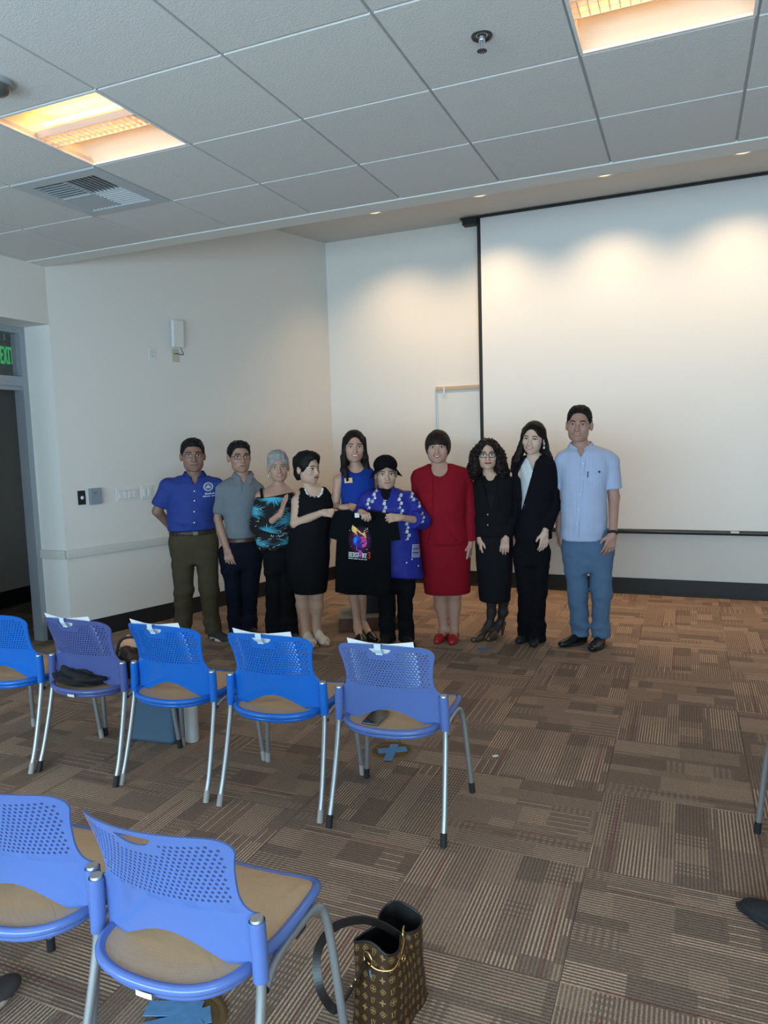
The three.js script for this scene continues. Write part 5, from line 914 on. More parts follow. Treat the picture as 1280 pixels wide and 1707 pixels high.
// 2 man in the grey polo shirt
{
  const p = POSES.poloMan, heather = dataTexture(256, 256, () => { const v = 96 + rnd() * 34; return [v * 0.96, v * 1.03, v * 1.1]; }, true, [5, 5]);
  const C = mat(0xffffff, 0.9, { map: heather, bumpMap: clothBump, bumpScale: 0.0006 });
  const P = person(p, 'man in a heather grey polo shirt, navy trousers and glasses', {
    skin: [0.38, 0.215, 0.155], arm: [0.045, 0.041, 0.029], neckR: 0.056,
    head: { scale: 1.13, yaw: 0.24, jaw: 1.03, smile: 0.0, brow: [0.012, 0.01, 0.009], browSize: 1.3, open: 0.62, lip: [0.28, 0.13, 0.105], mouthW: 0.021 },
    glasses: { color: [0.012, 0.012, 0.014], r: 0.0015, w: 0.0235, h: 0.0155, square: 4 },
    hair: { material: HAIR.black, field: capField({ c: [0, 0.034, -0.012], r: [0.081, 0.086, 0.1], square: [0.062, 0.062, 0.026], jag: 0.005, low: -0.028, slope: 0.9, rough: 0.006, more: [[[0.014, 0.074, 0.034], [0.055, 0.034, 0.06]]] }) },
    hands: [[1, p.wr, [0.16, -1, 0.25], [0.35, 0.0, -1], { curl: [0.3, 0.4, 0.25], fan: 0.03, size: 1.04 }], [-1, p.wl, [0, -1, 0.1], [-1, 0, -0.4], { size: 1.04 }]],
  });
  const f = (x, y, z) => {
    let d = stack(x, y, z, p.torso, 0.003);
    const n = [p.neck[0], p.neck[1] - 0.04, -0.02];
    d = smin(d, smin(cone(x, y, z, n, p.sr, 0.056, 0.06), cone(x, y, z, n, p.sl, 0.056, 0.06), 0.02), 0.03);
    d = smin(d, cuff(cone(x, y, z, p.sr, p.er, 0.064, 0.058), x, y, z, p.sr, between(p.sr, p.er, 0.84)), 0.02);
    d = smin(d, cuff(cone(x, y, z, p.sl, p.el, 0.06, 0.056), x, y, z, p.sl, between(p.sl, p.el, 0.84)), 0.02);
    d += folds(x, y, z, 0.004 + 0.006 * Math.exp(-(((y - 0.88) / 0.06) ** 2)), 5, 11, 5);
    d = Math.max(d, -openNeck(x, y, z, p.neck, 0.075));
    return Math.max(d, 0.835 - y, y - p.neck[1] - 0.02);
  };
  P.wear('polo_shirt', f, C, null, 0.01);
  collarBand(P, 0.07, 0.042, 0.03, C, p.neck[1] - 0.016);
  P.add('placket', box(0.032, 0.12, 0.003, 0.022, 1.225, 0.0, 0.001).rotateX(-0.12).translate(0, 0, frontZ(f, 0.022, 1.22) + 0.148), C);
  P.wear('trousers', legsField(p, [p.rl[0], p.rl[1], p.rl[2]], 0.03), cloth([0.006, 0.0075, 0.016], 0.9), [[-0.3, 0.01, -0.25], [0.3, 0.86, 0.25]]);
  belt(P, p.hips, 0.82, 0.036, mat(lin(0.06, 0.028, 0.016), 0.4), 0.008);
  const shoe = { material: mat(lin(0.03, 0.02, 0.015), 0.5), sole: M.rubber, length: 0.28 };
  P.shoe(p.ar, -0.1, shoe); P.shoe(p.al, 0.4, shoe);
}
// 3 grey-haired woman in the printed top
{
  const p = POSES.printTopWoman;
  const print = canvasTexture(1024, 1024, (c, w, h) => {
    c.fillStyle = '#0a0b0f'; c.fillRect(0, 0, w, h);
    const burst = (x, y, r, a0, a1, n, col) => { for (let i = 0; i < n; i++) { const a = a0 + (a1 - a0) * (i + 0.5 * rnd()) / n, L = r * (0.55 + 0.45 * rnd()), q = r * 0.045; c.fillStyle = col[i % col.length]; c.beginPath(); c.moveTo(x, y); c.quadraticCurveTo(x + Math.cos(a) * L * 0.5 - Math.sin(a) * q, y + Math.sin(a) * L * 0.5 + Math.cos(a) * q, x + Math.cos(a) * L, y + Math.sin(a) * L); c.quadraticCurveTo(x + Math.cos(a) * L * 0.5 + Math.sin(a) * q, y + Math.sin(a) * L * 0.5 - Math.cos(a) * q, x, y); c.fill(); } };
    const T = ['#3fa6c4', '#2f8fb4', '#58bcd2'];
    burst(262, 70, 190, 0.3, 3.0, 22, T); burst(450, 470, 260, 1.2, 5.2, 34, T); burst(60, 300, 170, -1.2, 1.6, 22, T); burst(190, 640, 170, -2.4, 0.6, 18, T); burst(400, 880, 200, 3.1, 6.2, 22, T); burst(90, 860, 170, -1.9, 0.7, 18, T); burst(330, 250, 120, 0.4, 2.4, 12, T);
    c.strokeStyle = '#d9dfe2'; c.lineWidth = 5; for (let i = 0; i < 46; i++) { const x = rnd() * 500, y = 560 + rnd() * 440, a = rnd() * 3; c.beginPath(); c.moveTo(x, y); c.lineTo(x + Math.cos(a) * 30, y + Math.sin(a) * 30); c.stroke(); }
    c.lineWidth = 4; for (let i = 0; i < 16; i++) { const x = rnd() * 160, y = 180 + rnd() * 400, a = rnd() * 3; c.beginPath(); c.moveTo(x, y); c.lineTo(x + Math.cos(a) * 26, y + Math.sin(a) * 26); c.stroke(); }
    c.drawImage(c.canvas, 0, 0, 512, 1024, 512, 0, 512, 1024);
  });
  const P = person(p, 'grey-haired woman with glasses in a black and turquoise palm-print off-shoulder top', {
    skin: [0.46, 0.27, 0.195], arm: [0.038, 0.034, 0.024], neckR: 0.048,
    head: { scale: 1.03, yaw: 0.05, roll: 0.03, jaw: 1.05, smile: 0.005, teeth: 0.006, brow: [0.12, 0.09, 0.075], browSize: 0.8, open: 0.55, lip: [0.4, 0.07, 0.08] },
    glasses: { color: [0.22, 0.2, 0.18], r: 0.0011, w: 0.023, h: 0.0155, square: 3 },
    hair: { material: HAIR.grey, field: capField({ r: [0.083, 0.094, 0.102], square: [0.061, 0.048, 0.03, -0.2, 0, 3], jag: 0.016, low: -0.045, slope: 0.7, rough: 0.010, more: [[[-0.01, 0.085, 0.02], [0.07, 0.04, 0.07]]] }) },
    hands: [[1, p.wr, [0.33, 1, 0.05], [1, -0.3, -0.35], { curl: [0.08, 0.08, 0.06], fan: 0.03, size: 0.95 }], [-1, p.wl, [0, -1, 0.1], [-1, 0, -0.4], { size: 0.95 }]],
  });
  const bat = [p.sr[0] - 0.015, 0.985, 0.02];
  const f = (x, y, z) => {
    let d = stack(x, y, z, p.torso, 0.004);
    d = smin(d, cone(x, y, z, [p.sr[0] + 0.02, p.sr[1] - 0.03, 0], [p.sr[0] - 0.02, 0.95, 0.03], 0.06, 0.072), 0.04);
    d = smin(d, cone(x, y, z, [p.sr[0] - 0.02, 0.95, 0.03], between(p.er, p.wr, 0.36), 0.072, 0.062), 0.04);
    d = smin(d, cone(x, y, z, [p.sl[0] - 0.02, p.sl[1] - 0.03, 0], between(p.sl, p.el, 0.9), 0.06, 0.065), 0.04);
    d += folds(x, y, z, 0.007, 7, 4, 8);
    return Math.max(d, 0.755 + 0.012 * Math.sin(x * 60) - y, y - 1.185 - 0.15 * x + (x < -0.09 ? (x + 0.09) * 0.3 : 0));
  };
  P.wear('printed_top', f, mat(0xffffff, 0.85, { map: print }), null, 0.01, [-0.27, 0.73, 0.5, 0.48]);
  P.add('strap', tube([[-0.105, 1.16, 0.085], [-0.11, 1.21, 0.05], [-0.112, 1.235, 0.0], [-0.11, 1.2, -0.06]], 0.011, 20, 8), BLACK_CLOTH);
  P.wear('trousers', legsField(p, [p.rl[0], p.rl[1], p.rl[2]], 0.012), BLACK_CLOTH, [[-0.3, 0.0, -0.25], [0.3, 0.9, 0.25]]);
  for (const s of [-1, 1]) P.onHead([['earring', tube([[s * 0.079, -0.036, -0.004], [s * 0.083, -0.055, 0], [s * 0.079, -0.078, 0.002]], 0.0024, 10, 6), mat(lin(0.5, 0.45, 0.35), 0.3, { metalness: 0.8 })]]);
  const shoe = { material: M.black, length: 0.24, low: true };
  P.shoe(p.ar, -0.2, shoe); P.shoe(p.al, 0.3, shoe);
}
// 4 woman in the black sleeveless dress, in profile, holding the shirt
{
  const p = POSES.blackDressWoman;
  const P = person(p, 'short-haired woman in a sleeveless black dress and pale sandals holding the T-shirt corner', {
    skin: [0.56, 0.37, 0.275], arm: [0.046, 0.042, 0.025], neckR: 0.048, leg: [0.075, 0.054, 0.033], feet: [0.35, 0.55],
    head: { scale: 1.04, yaw: 0.82, pitch: 0.04, jaw: 1.0, z: 0.02, smile: 0.001, brow: [0.012, 0.009, 0.008], open: 0.8, lip: [0.36, 0.07, 0.06], liner: 1.5 },
    hair: { material: HAIR.black, lo: [-0.13, -0.15, -0.16], field: capField({ r: [0.089, 0.095, 0.108], square: [0.068, 0.072, 0.03, -0.2, 0.004, 3], jag: 0.005, low: -0.055, slope: 0.45, rough: 0.006, more: [[[0.0, 0.085, 0.035], [0.068, 0.045, 0.07]], [[0, -0.03, -0.07], [0.06, 0.07, 0.04]]] }) },
    hands: [[1, p.wr, [1, -0.05, 0.25], [0.1, -0.45, -1], { curl: [0.5, 0.8, 0.6], fan: 0.02, size: 0.95, thumb: [[0.02, 0.02, 0.01], [0.036, 0.055, 0.03], [0.025, 0.085, 0.045]] }], [-1, p.wl, [0, -1, 0.1], [-1, 0, -0.4], { size: 0.95 }]],
  });
  const f = (x, y, z) => {
    let d = stack(x, y, z, p.torso, 0.004);
    d = smin(d, cone(x, y, z, [p.neck[0] - 0.05, p.neck[1] - 0.05, -0.01], [p.sr[0] + 0.035, p.sr[1] + 0.03, 0], 0.04, 0.042), 0.03);
    d = smin(d, cone(x, y, z, [p.neck[0] + 0.05, p.neck[1] - 0.05, -0.01], [p.sl[0] - 0.03, p.sl[1] + 0.03, -0.01], 0.04, 0.042), 0.03);
    d += folds(x, y, z, 0.004, 6, 5, 11);
    d = Math.max(d, -egg(x, y, z, [p.neck[0] + 0.012, p.neck[1] + 0.0, 0.06], [0.07, 0.07, 0.075]));
    d = Math.max(d, -(cone(x, y, z, [p.sr[0] - 0.015, p.sr[1] + 0.05, 0.01], between(p.sr, p.er, 0.35), 0.052, 0.055)));
    return Math.max(d, p.torso[0][0] + 0.005 - y);
  };
  P.wear('dress', f, BLACK_CLOTH, null, 0.01);
  const neckPts = []; for (let k = -9; k <= 9; k++) { const a = k / 9 * 1.5; neckPts.push([p.neck[0] + 0.012 + Math.sin(a) * 0.066, p.neck[1] - 0.005 - 0.068 * Math.cos(a), 0.02 + 0.072 * Math.cos(a) ** 0.6 * 0.9]); }
  const necklace = P.add('necklace', tube(neckPts, 0.003, 50, 6), M.steel);
  neckPts.forEach((q, i) => part('stone', new THREE.SphereGeometry(i % 3 ? 0.0085 : 0.011, 10, 8).translate(q[0], q[1] - 0.003, Math.max(q[2], frontZ(P.body, q[0], q[1])) + 0.006), M.whitePlastic, necklace));
  for (const [a, yaw] of [[p.ar, 0.35], [p.al, 0.55]]) {
    const Q = new THREE.Matrix4().makeRotationY(yaw).setPosition(a[0] - Math.sin(yaw) * 0.045, 0, a[2] - Math.cos(yaw) * 0.045);
    const s = P.add('sandal', merged([new RoundedBoxGeometry(0.082, 0.02, 0.25, 3, 0.009).translate(0, 0.011, 0.1)]).applyMatrix4(Q), mat(lin(0.26, 0.16, 0.09), 0.7));
    part('upper', (() => { const q = footField(a, yaw), s2 = Math.sin(yaw), k2 = Math.cos(yaw); return surface((x, y, z) => { const f = (x - a[0]) * s2 + (z - a[2]) * k2; return Math.max(q(x, y, z) - 0.009, Math.abs(f - 0.095) - 0.055, 0.012 - y); }, [a[0] - 0.1, 0, a[2] - 0.05], [a[0] + 0.24, 0.12, a[2] + 0.24], 0.006); })(), mat(lin(0.66, 0.57, 0.46), 0.6), s);
  }
}
// 5 tall woman in the blue dress
{
  const p = POSES.blueDressWoman;
  const longHair = (o) => { const cap = capField({ r: [0.081, 0.088, 0.1], fc: [0, -0.045, 0.092], fr: [0.064, 0.118, 0.08], low: -0.2, slope: 0, rough: 0.002 });
    return (x, y, z) => {
      let d = cap(x, y, z), a = 1;
      for (const L of o) { let q = 1; for (let i = 0; i + 1 < L.length; i++) q = smin(q, cone(x, y, z, L[i], L[i + 1], L[i][3], L[i + 1][3]), 0.02); a = smin(a, q, 0.02); }
      a = smin(a, egg(x, y, z, [0, -0.05, -0.055], [0.078, 0.14, 0.045]), 0.03);
      a += 0.002 * Math.sin(x * 420 + y * 30) + 0.0025 * noise(x * 60, y * 9, z * 60);
      return Math.max(smin(d, a, 0.02), -egg(x, y, z, [0, -0.045, 0.1], [0.064, 0.116, 0.082]));
    }; };
  const P = person(p, 'tall woman with long black hair in a sleeveless royal blue dress, gold name badge', {
    skin: [0.49, 0.29, 0.205], arm: [0.04, 0.034, 0.024], neckR: 0.045, leg: [0.062, 0.04, 0.026], feet: [0.15, 0.6, 0.06],
    head: { scale: 1.06, yaw: 0.06, roll: -0.03, jaw: 0.9, smile: 0.007, teeth: 0.008, mouthW: 0.026, brow: [0.02, 0.012, 0.01], open: 0.55, lip: [0.42, 0.1, 0.09], liner: 1.4 },
    hair: { material: HAIR.soft, lo: [-0.16, -0.28, -0.16], hi: [0.16, 0.16, 0.16], field: longHair([[[-0.062, 0.05, 0.01, 0.026], [-0.078, -0.08, 0.012, 0.024], [-0.078, -0.17, 0.04, 0.026], [-0.055, -0.24, 0.065, 0.014]], [[0.064, 0.05, 0.01, 0.026], [0.078, -0.08, 0.0, 0.024], [0.092, -0.16, -0.02, 0.026], [0.1, -0.22, -0.03, 0.014]]]) },
    hands: [[1, p.wr, [1, -0.05, 0.1], [0.1, -0.7, -0.8], { curl: [0.35, 0.5, 0.4], fan: 0.03, size: 0.95 }], [-1, p.wl, [0, -1, 0.1], [-1, 0, -0.4], { size: 0.95 }]],
  });
  HAIR.longHair = longHair;
  const f = (x, y, z) => {
    let d = stack(x, y, z, p.torso, 0.004);
    d = smin(d, cone(x, y, z, [p.neck[0] - 0.05, p.neck[1] - 0.04, -0.01], [p.sr[0] + 0.03, p.sr[1] + 0.035, 0], 0.035, 0.035), 0.03);
    d = smin(d, cone(x, y, z, [p.neck[0] + 0.05, p.neck[1] - 0.04, -0.01], [p.sl[0] - 0.03, p.sl[1] + 0.03, -0.02], 0.035, 0.035), 0.03);
    d += folds(x, y, z, 0.005, 6, 6, 21);
    d = Math.max(d, -egg(x, y, z, [p.neck[0], p.neck[1] + 0.01, 0.05], [0.066, 0.062, 0.08]));
    d = Math.max(d, -(cone(x, y, z, [p.sr[0] - 0.02, p.sr[1] + 0.05, 0.01], between(p.sr, p.er, 0.35), 0.05, 0.052)));
    return Math.max(d, 0.56 - y);
  };
  P.wear('dress', f, cloth([0.010, 0.042, 0.28], 0.8), null, 0.01);
  P.add('name_badge', box(0.062, 0.04, 0.003, 0.0, 1.297, frontZ(f, 0, 1.297) + 0.003, 0.001).rotateZ(0.04), mat(lin(0.42, 0.24, 0.1), 0.4, { metalness: 0.4 }));
  const patent = mat(lin(0.008, 0.008, 0.009), 0.25);
  pump(P, p.ar, 0.15, 0.06, patent); pump(P, p.al, 0.6, 0.06, patent);
}
// 6 small woman with the black hat and embroidered coat
{
  const p = POSES.hatWoman;
  const satin = canvasTexture(2048, 1024, (c, w, h) => { // 1024 px to 0.62 m, front on the left half
    c.fillStyle = '#252c8c'; c.fillRect(0, 0, w, h);
    for (let i = 0; i < 1600; i++) { c.fillStyle = rnd() < 0.5 ? 'rgba(60,75,200,0.10)' : 'rgba(10,12,70,0.12)'; const x = rnd() * w, y = rnd() * h; c.beginPath(); c.ellipse(x, y, 14, 6, rnd() * 3, 0, 7); c.fill(); }
    const flower = (x, y, r, col) => { for (let k = 0; k < 5; k++) { const a = k * 1.257 + x; c.fillStyle = col; c.beginPath(); c.arc(x + Math.cos(a) * r, y + Math.sin(a) * r, r * 0.72, 0, 7); c.fill(); } c.fillStyle = '#c9b36a'; c.beginPath(); c.arc(x, y, r * 0.4, 0, 7); c.fill(); };
    const branch = (pts) => { c.strokeStyle = '#8d93a8'; c.lineWidth = 5; c.beginPath(); c.moveTo(...pts[0]); for (const q of pts.slice(1)) c.lineTo(...q); c.stroke(); pts.forEach((q, i) => { flower(q[0] + 8, q[1], 8 + 5 * rnd(), i % 3 ? '#dfe0dc' : '#b9c3cf'); c.fillStyle = '#9aa4a0'; c.beginPath(); c.ellipse(q[0] - 14, q[1] + 10, 12, 5, 0.7, 0, 7); c.fill(); }); };
    branch([[330, 60], [300, 95], [310, 130], [275, 165]]); branch([[420, 110], [440, 150], [425, 185], [440, 225], [420, 265]]); branch([[640, 110], [615, 150], [640, 190], [620, 230], [650, 265], [630, 300]]); branch([[760, 60], [790, 95], [775, 130], [800, 160]]); branch([[860, 150], [880, 190], [870, 230]]); branch([[700, 400], [715, 440], [700, 480], [725, 520], [705, 555]]); branch([[900, 300], [915, 340], [900, 380]]); branch([[230, 150], [215, 190], [235, 230]]);
    c.save(); c.translate(815, 690); c.rotate(0.1); c.strokeStyle = '#d5d8d8'; c.lineWidth = 7; c.strokeRect(-48, -62, 96, 124); c.lineWidth = 4; for (let k = 0; k < 9; k++) { c.beginPath(); c.arc(-30 + 30 * (k % 3), -40 + 40 * Math.floor(k / 3), 13, 0, 7); c.stroke(); c.fillStyle = '#cfd3d6'; c.fillRect(-34 + 30 * (k % 3), -44 + 40 * Math.floor(k / 3), 8, 8); } c.restore();
    for (const [x, y] of [[690, 800], [840, 850], [760, 770], [900, 800]]) flower(x, y, 6, '#cfd6e0');
  });
  const coat = new THREE.MeshPhysicalMaterial({ map: satin, roughness: 0.58, specularIntensity: 0.5 });
  const P = person(p, 'small woman in a black brimmed hat and blue embroidered coat holding the T-shirt', {
    skin: [0.52, 0.33, 0.24], arm: [0.038, 0.034, 0.025], neckR: 0.045,
    head: { scale: 1.03, yaw: 0.1, roll: 0.03, pitch: 0.04, jaw: 1.02, cheek: 1.05, smile: 0.006, mouthW: 0.023, brow: [0.02, 0.015, 0.013], open: 0.8, liner: 1.5, lip: [0.42, 0.12, 0.11] },
    hair: { material: mat(lin(0.16, 0.15, 0.15), 0.6), field: capField({ r: [0.081, 0.086, 0.099], fc: [0, -0.05, 0.092], fr: [0.059, 0.11, 0.08], low: -0.05, slope: 0.5, rough: 0.006 }) },
    hands: [[1, p.wr, [0.35, -0.15, 0.7], [0.1, -1, -0.1], { curl: [0.8, 1.1, 0.8], fan: 0.02, size: 0.92, thumb: [[0.02, 0.02, 0.01], [0.036, 0.05, 0.03], [0.02, 0.07, 0.045]] }], [-1, p.wl, [-1, 0.05, 0.35], [-0.1, -0.5, -1], { curl: [0.5, 0.8, 0.6], fan: 0.02, size: 0.92, thumb: [[0.02, 0.02, 0.01], [0.036, 0.055, 0.03], [0.025, 0.085, 0.045]] }]],
  });
  const cr = between(p.er, p.wr, 0.4), cl = between(p.el, p.wl, 0.42);
  const f = (x, y, z) => {
    let d = stack(x, y, z, p.torso, 0.004);
    const n = [p.neck[0], p.neck[1] - 0.045, -0.015];
    d = smin(d, smin(cone(x, y, z, n, p.sr, 0.05, 0.055), cone(x, y, z, n, p.sl, 0.05, 0.055), 0.02), 0.03);
    d = smin(d, cuff(sleeve(x, y, z, p.sr, p.er, cr, 0.06, 0.058, 0.06), x, y, z, p.er, cr), 0.02);
    d = smin(d, cuff(sleeve(x, y, z, p.sl, p.el, cl, 0.062, 0.062, 0.064), x, y, z, p.el, cl), 0.02);
    d += folds(x, y, z, 0.006, 6, 8, 31);
    d = Math.max(d, -egg(x, y, z, [p.neck[0], p.neck[1] + 0.0, 0.06], [0.036, 0.075, 0.06]));
    return Math.max(d, 0.555 - 0.1 * Math.abs(x + 0.05) - y);
  };
  P.wear('coat', f, coat, null, 0.01, [-0.31, 0.5, 0.62, 0.76]);
  P.add('collar', (() => { const g = surface((x, y, z) => Math.max(Math.abs(Math.hypot(x - p.neck[0], (z - 0.0) * 1.0) - 0.062) - 0.005, Math.abs(y - p.neck[1] - 0.004 + 0.3 * z) - 0.028, z - 0.052) * 0.9, [-0.16, 1.1, -0.12], [0.1, 1.32, 0.12], 0.006); return frontUV(g, -0.31, 0.5, 0.62, 0.76); })(), coat);
  P.wear('turtleneck', (x, y, z) => { const c = cone(x, y, z, [p.neck[0], p.neck[1] - 0.08, 0.0], [p.neck[0] + 0.006, p.neck[1] + 0.03, 0.012], 0.06, 0.049), s = Math.max(stack(x, y, z, p.torso, -0.002), Math.hypot(x - p.neck[0], 0.5 * z) - 0.06); return Math.max(smin(c, s, 0.02) - 0.003, y - p.neck[1] - 0.014 - 0.3 * (0.06 - z), p.neck[1] - 0.13 - y); }, BLACK_CLOTH, [[-0.15, 1.05, -0.12], [0.1, 1.3, 0.16]], 0.007);
  P.wear('trousers', legsField({ ...p, hips: rows(p.torso.slice(0, 4), (r) => [r[0] - 0.02, r[1], 0, 0.15, 0.11]) }, [p.rl[0], p.rl[1], p.rl[2]], 0.02), BLACK_CLOTH, [[-0.3, 0.0, -0.25], [0.3, 0.8, 0.25]]);
  const hatMat = cloth([0.006, 0.006, 0.007], 0.95);
  const brim = (() => { const pos = [], idx = [], N = 64, K = 6; for (const s of [0, 0.006]) for (let i = 0; i <= N; i++) { const a = i / N * Math.PI * 2, sx = Math.sin(a), cz = Math.cos(a); for (let k = 0; k <= K; k++) { const t = k / K, rx = 0.083 + 0.038 * t, rz = 0.098 + 0.034 * t; pos.push(sx * rx, 0.052 + 0.004 * t - (0.088 * sx * sx + (cz < 0 ? 0.07 * cz * cz : 0.002)) * (0.3 + 0.7 * t) + s, cz * rz - 0.006); } } const row = K + 1, half = (N + 1) * row; for (let i = 0; i < N; i++) for (let k = 0; k < K; k++) { const b = i * row + k; idx.push(b, b + 1, b + row, b + 1, b + row + 1, b + row, half + b, half + b + row, half + b + 1, half + b + 1, half + b + row, half + b + row + 1); } for (let i = 0; i < N; i++) { const b = i * row + K; idx.push(b, half + b, b + row, half + b, half + b + row, b + row); } const g = new THREE.BufferGeometry(); g.setAttribute('position', new THREE.Float32BufferAttribute(pos, 3)); g.setAttribute('uv', new THREE.Float32BufferAttribute(new Float32Array(pos.length / 3 * 2), 2)); g.setIndex(idx); g.computeVertexNormals(); return g; })();
  const crown = surface((x, y, z) => Math.max(egg(x, y, z, [0, 0.062, -0.008], [0.09, 0.078, 0.106]) + 0.002 * noise(x * 30, y * 30, z * 30), 0.054 - 0.55 * Math.abs(x) - (z < 0 ? -0.45 * z : 0) - y), [-0.12, -0.03, -0.14], [0.12, 0.17, 0.13], 0.006);
  P.onHead([['hat', crown, hatMat]]);
  const hat = P.t.children.at(-1); part('brim', brim.applyMatrix4(P.H), hatMat, hat);
  const shoe = { material: mat(lin(0.02, 0.016, 0.014), 0.6), length: 0.25, sole: M.rubber };
  P.shoe(p.ar, -0.35, shoe); P.shoe(p.al, 0.15, shoe);
}
// the T-shirt they hold up
{
  const pose = POSES.hatWoman, t = thing('t_shirt', 'black T-shirt with a flame-haired figure print held up between the women', 'T-shirt', [pose.at[0], 0, pose.at[1]], pose.turn);
  const art = canvasTexture(1024, 1024, (c, w, h) => { // the front sheet, x -0.48..0.08, y 0.42..1.12
    c.fillStyle = '#0b0e11'; c.fillRect(0, 0, w, h);
    for (let i = 0; i < 20000; i++) { c.fillStyle = rnd() < 0.5 ? 'rgba(32,37,42,0.2)' : 'rgba(0,0,0,0.22)'; c.fillRect(rnd() * w, rnd() * h, 2, 2); }
    const X = (x) => (x + 0.48) / 0.56 * w, Y = (y) => (1.12 - y) / 0.70 * h, cx = X(-0.238), cy = Y(0.858);
    const g = c.createRadialGradient(cx, cy, 20, cx, cy, 175); g.addColorStop(0, '#6a3270'); g.addColorStop(0.75, '#321d38'); g.addColorStop(0.92, '#1b1622'); g.addColorStop(1, 'rgba(11,14,17,0)'); c.fillStyle = g; c.beginPath(); c.ellipse(cx, cy, 160, 175, 0, 0, 7); c.fill();
    c.lineCap = 'round';
    const curve = (col, wd, ...q) => { c.strokeStyle = col; c.lineWidth = wd; c.beginPath(); c.moveTo(cx + q[0], cy + q[1]); for (let k = 2; k + 3 < q.length; k += 4) c.quadraticCurveTo(cx + q[k], cy + q[k + 1], cx + q[k + 2], cy + q[k + 3]); c.stroke(); };
    c.fillStyle = '#2456c8'; c.beginPath(); c.ellipse(cx - 45, cy - 5, 42, 56, 0.35, 0, 7); c.fill(); c.fillStyle = '#2f86ea'; c.beginPath(); c.ellipse(cx - 62, cy - 10, 24, 34, 0.3, 0, 7); c.fill(); c.fillStyle = '#3c2f9c'; c.beginPath(); c.ellipse(cx - 5, cy + 30, 36, 44, -0.4, 0, 7); c.fill();
    const F = ['#fff3b0', '#ffd95a', '#f9b23a', '#f08a32', '#e2553a'];
    for (let k = 0; k < 22; k++) { const t = k / 21; curve(F[k % 5], 9 - 3 * rnd(), -95 + 30 * t, -150 + 36 * t, -60 + 60 * t, -175 + 60 * t, -20 + 50 * t, -110 + 30 * t, 20 + 50 * t, -60 + 10 * t, 70 + 18 * t, -95 + 60 * t); }
    for (let k = 0; k < 7; k++) curve(F[k % 3], 6, -80 + 8 * k, -100 + 6 * k, -120 + 10 * k, -130 - 4 * k, -85 + 6 * k, -175 + 6 * k);
    for (let k = 0; k < 6; k++) curve(['#e0487e', '#ec6f9c', '#c63fa2'][k % 3], 7, 10 + 6 * k, -40 + 9 * k, 95 + 4 * k, -60 + 10 * k, 82, 8 + 8 * k, 74, 50 + 4 * k, 30, 40 + 6 * k);
    curve('#f58ab0', 6, 15, 20, 48, -12, 62, 30); curve('#ef4f86', 7, -82, -70, -50, -60, -38, -92); curve('#f3b0d0', 4, -40, 60, -60, 80, -42, 104);
    for (let k = 0; k < 5; k++) curve(['#a85ac8', '#c472d8', '#8a4cc0'][k % 3], 8, -30 + 10 * k, 110, -10 + 6 * k, 90 + 8 * k, -18 + 14 * k, 150);
    for (let k = 0; k < 6; k++) curve(['#3f9be8', '#6fc0f5', '#2c6fd8'][k % 3], 8, -50 + 12 * k, 172, -10 + 8 * k, 140, 40 + 5 * k, 165 + 3 * k);
    curve('#f0d27a', 5, 60, -110, 95, -120, 112, -128); curve('#e9a04a', 4, 60, -96, 100, -98, 118, -108);
    for (const [x, y, r] of [[110, -136, 6], [-132, -118, 5], [92, 96, 6], [82, -136, 4], [-120, 60, 3], [128, -30, 3]]) { c.fillStyle = '#e6d3c0'; c.beginPath(); c.arc(cx + x, cy + y, r, 0, 7); c.fill(); }
    c.save(); c.translate(X(-0.328), Y(0.742)); c.rotate(0.1); c.fillStyle = '#f4f4f2'; c.font = 'bold 74px serif'; c.textBaseline = 'alphabetic'; c.textAlign = 'left';
    const put = (s, x, wd) => { c.save(); c.translate(x, 0); const m = c.measureText(s).width; c.scale(wd / m, 1); c.fillText(s, 0, 0); c.restore(); };
    put('HERST', 0, 142); put('RY', 186, 66);
    c.fillStyle = '#e2432f'; c.beginPath(); c.arc(164, -40, 11, 0, 7); c.fill(); c.beginPath(); c.moveTo(164, -32); c.lineTo(184, 0); c.lineTo(144, 0); c.fill();
    c.fillStyle = '#f4f4f2'; for (let q = 4; q < 248; q += 9) if (rnd() > 0.12) { c.fillRect(q, 11 + 3 * rnd(), 6.5, 10); } // a line of small print, not readable in the photograph
   
    c.fillStyle = '#d9402f'; c.font = 'bold 104px serif'; put('3', 258, 46);
    c.restore();
  });
  const s = new THREE.Shape();
  const V = [[-0.318, 1.092], [-0.28, 1.066], [-0.227, 1.058], [-0.175, 1.062], [-0.13, 1.075], [-0.004, 1.05], [0.04, 1.015], [0.062, 0.86], [0.0, 0.852], [-0.006, 0.88], [-0.014, 0.64], [-0.02, 0.438], [-0.12, 0.436], [-0.237, 0.45], [-0.34, 0.458], [-0.435, 0.478], [-0.425, 0.7], [-0.408, 0.9], [-0.402, 0.868], [-0.47, 0.892], [-0.436, 1.04], [-0.414, 1.083]];
  s.moveTo(...V[0]); for (const q of V.slice(1)) s.lineTo(...q); s.lineTo(...V[0]);
  let g = new THREE.ExtrudeGeometry(s, { depth: 0.012, bevelEnabled: true, bevelSize: 0.002, bevelThickness: 0.002, bevelSegments: 1, curveSegments: 6 });
  g = new TessellateModifier(0.022, 6).modify(g);
  const q = g.attributes.position, wave = (x, y) => 0.012 * Math.sin((x + 0.2) * 26 + (y - 0.8) * 5) * (1.1 - y) * 1.4 + 0.008 * noise(x * 9, y * 7, 2) + 0.016 * Math.max(0, 1.06 - y) * Math.sin(y * 9 + x * 6);
  for (let i = 0; i < q.count; i++) q.setZ(i, q.getZ(i) + 0.235 + wave(q.getX(i), q.getY(i)));
  for (const k of Object.keys(g.attributes)) if (k !== 'position') g.deleteAttribute(k);
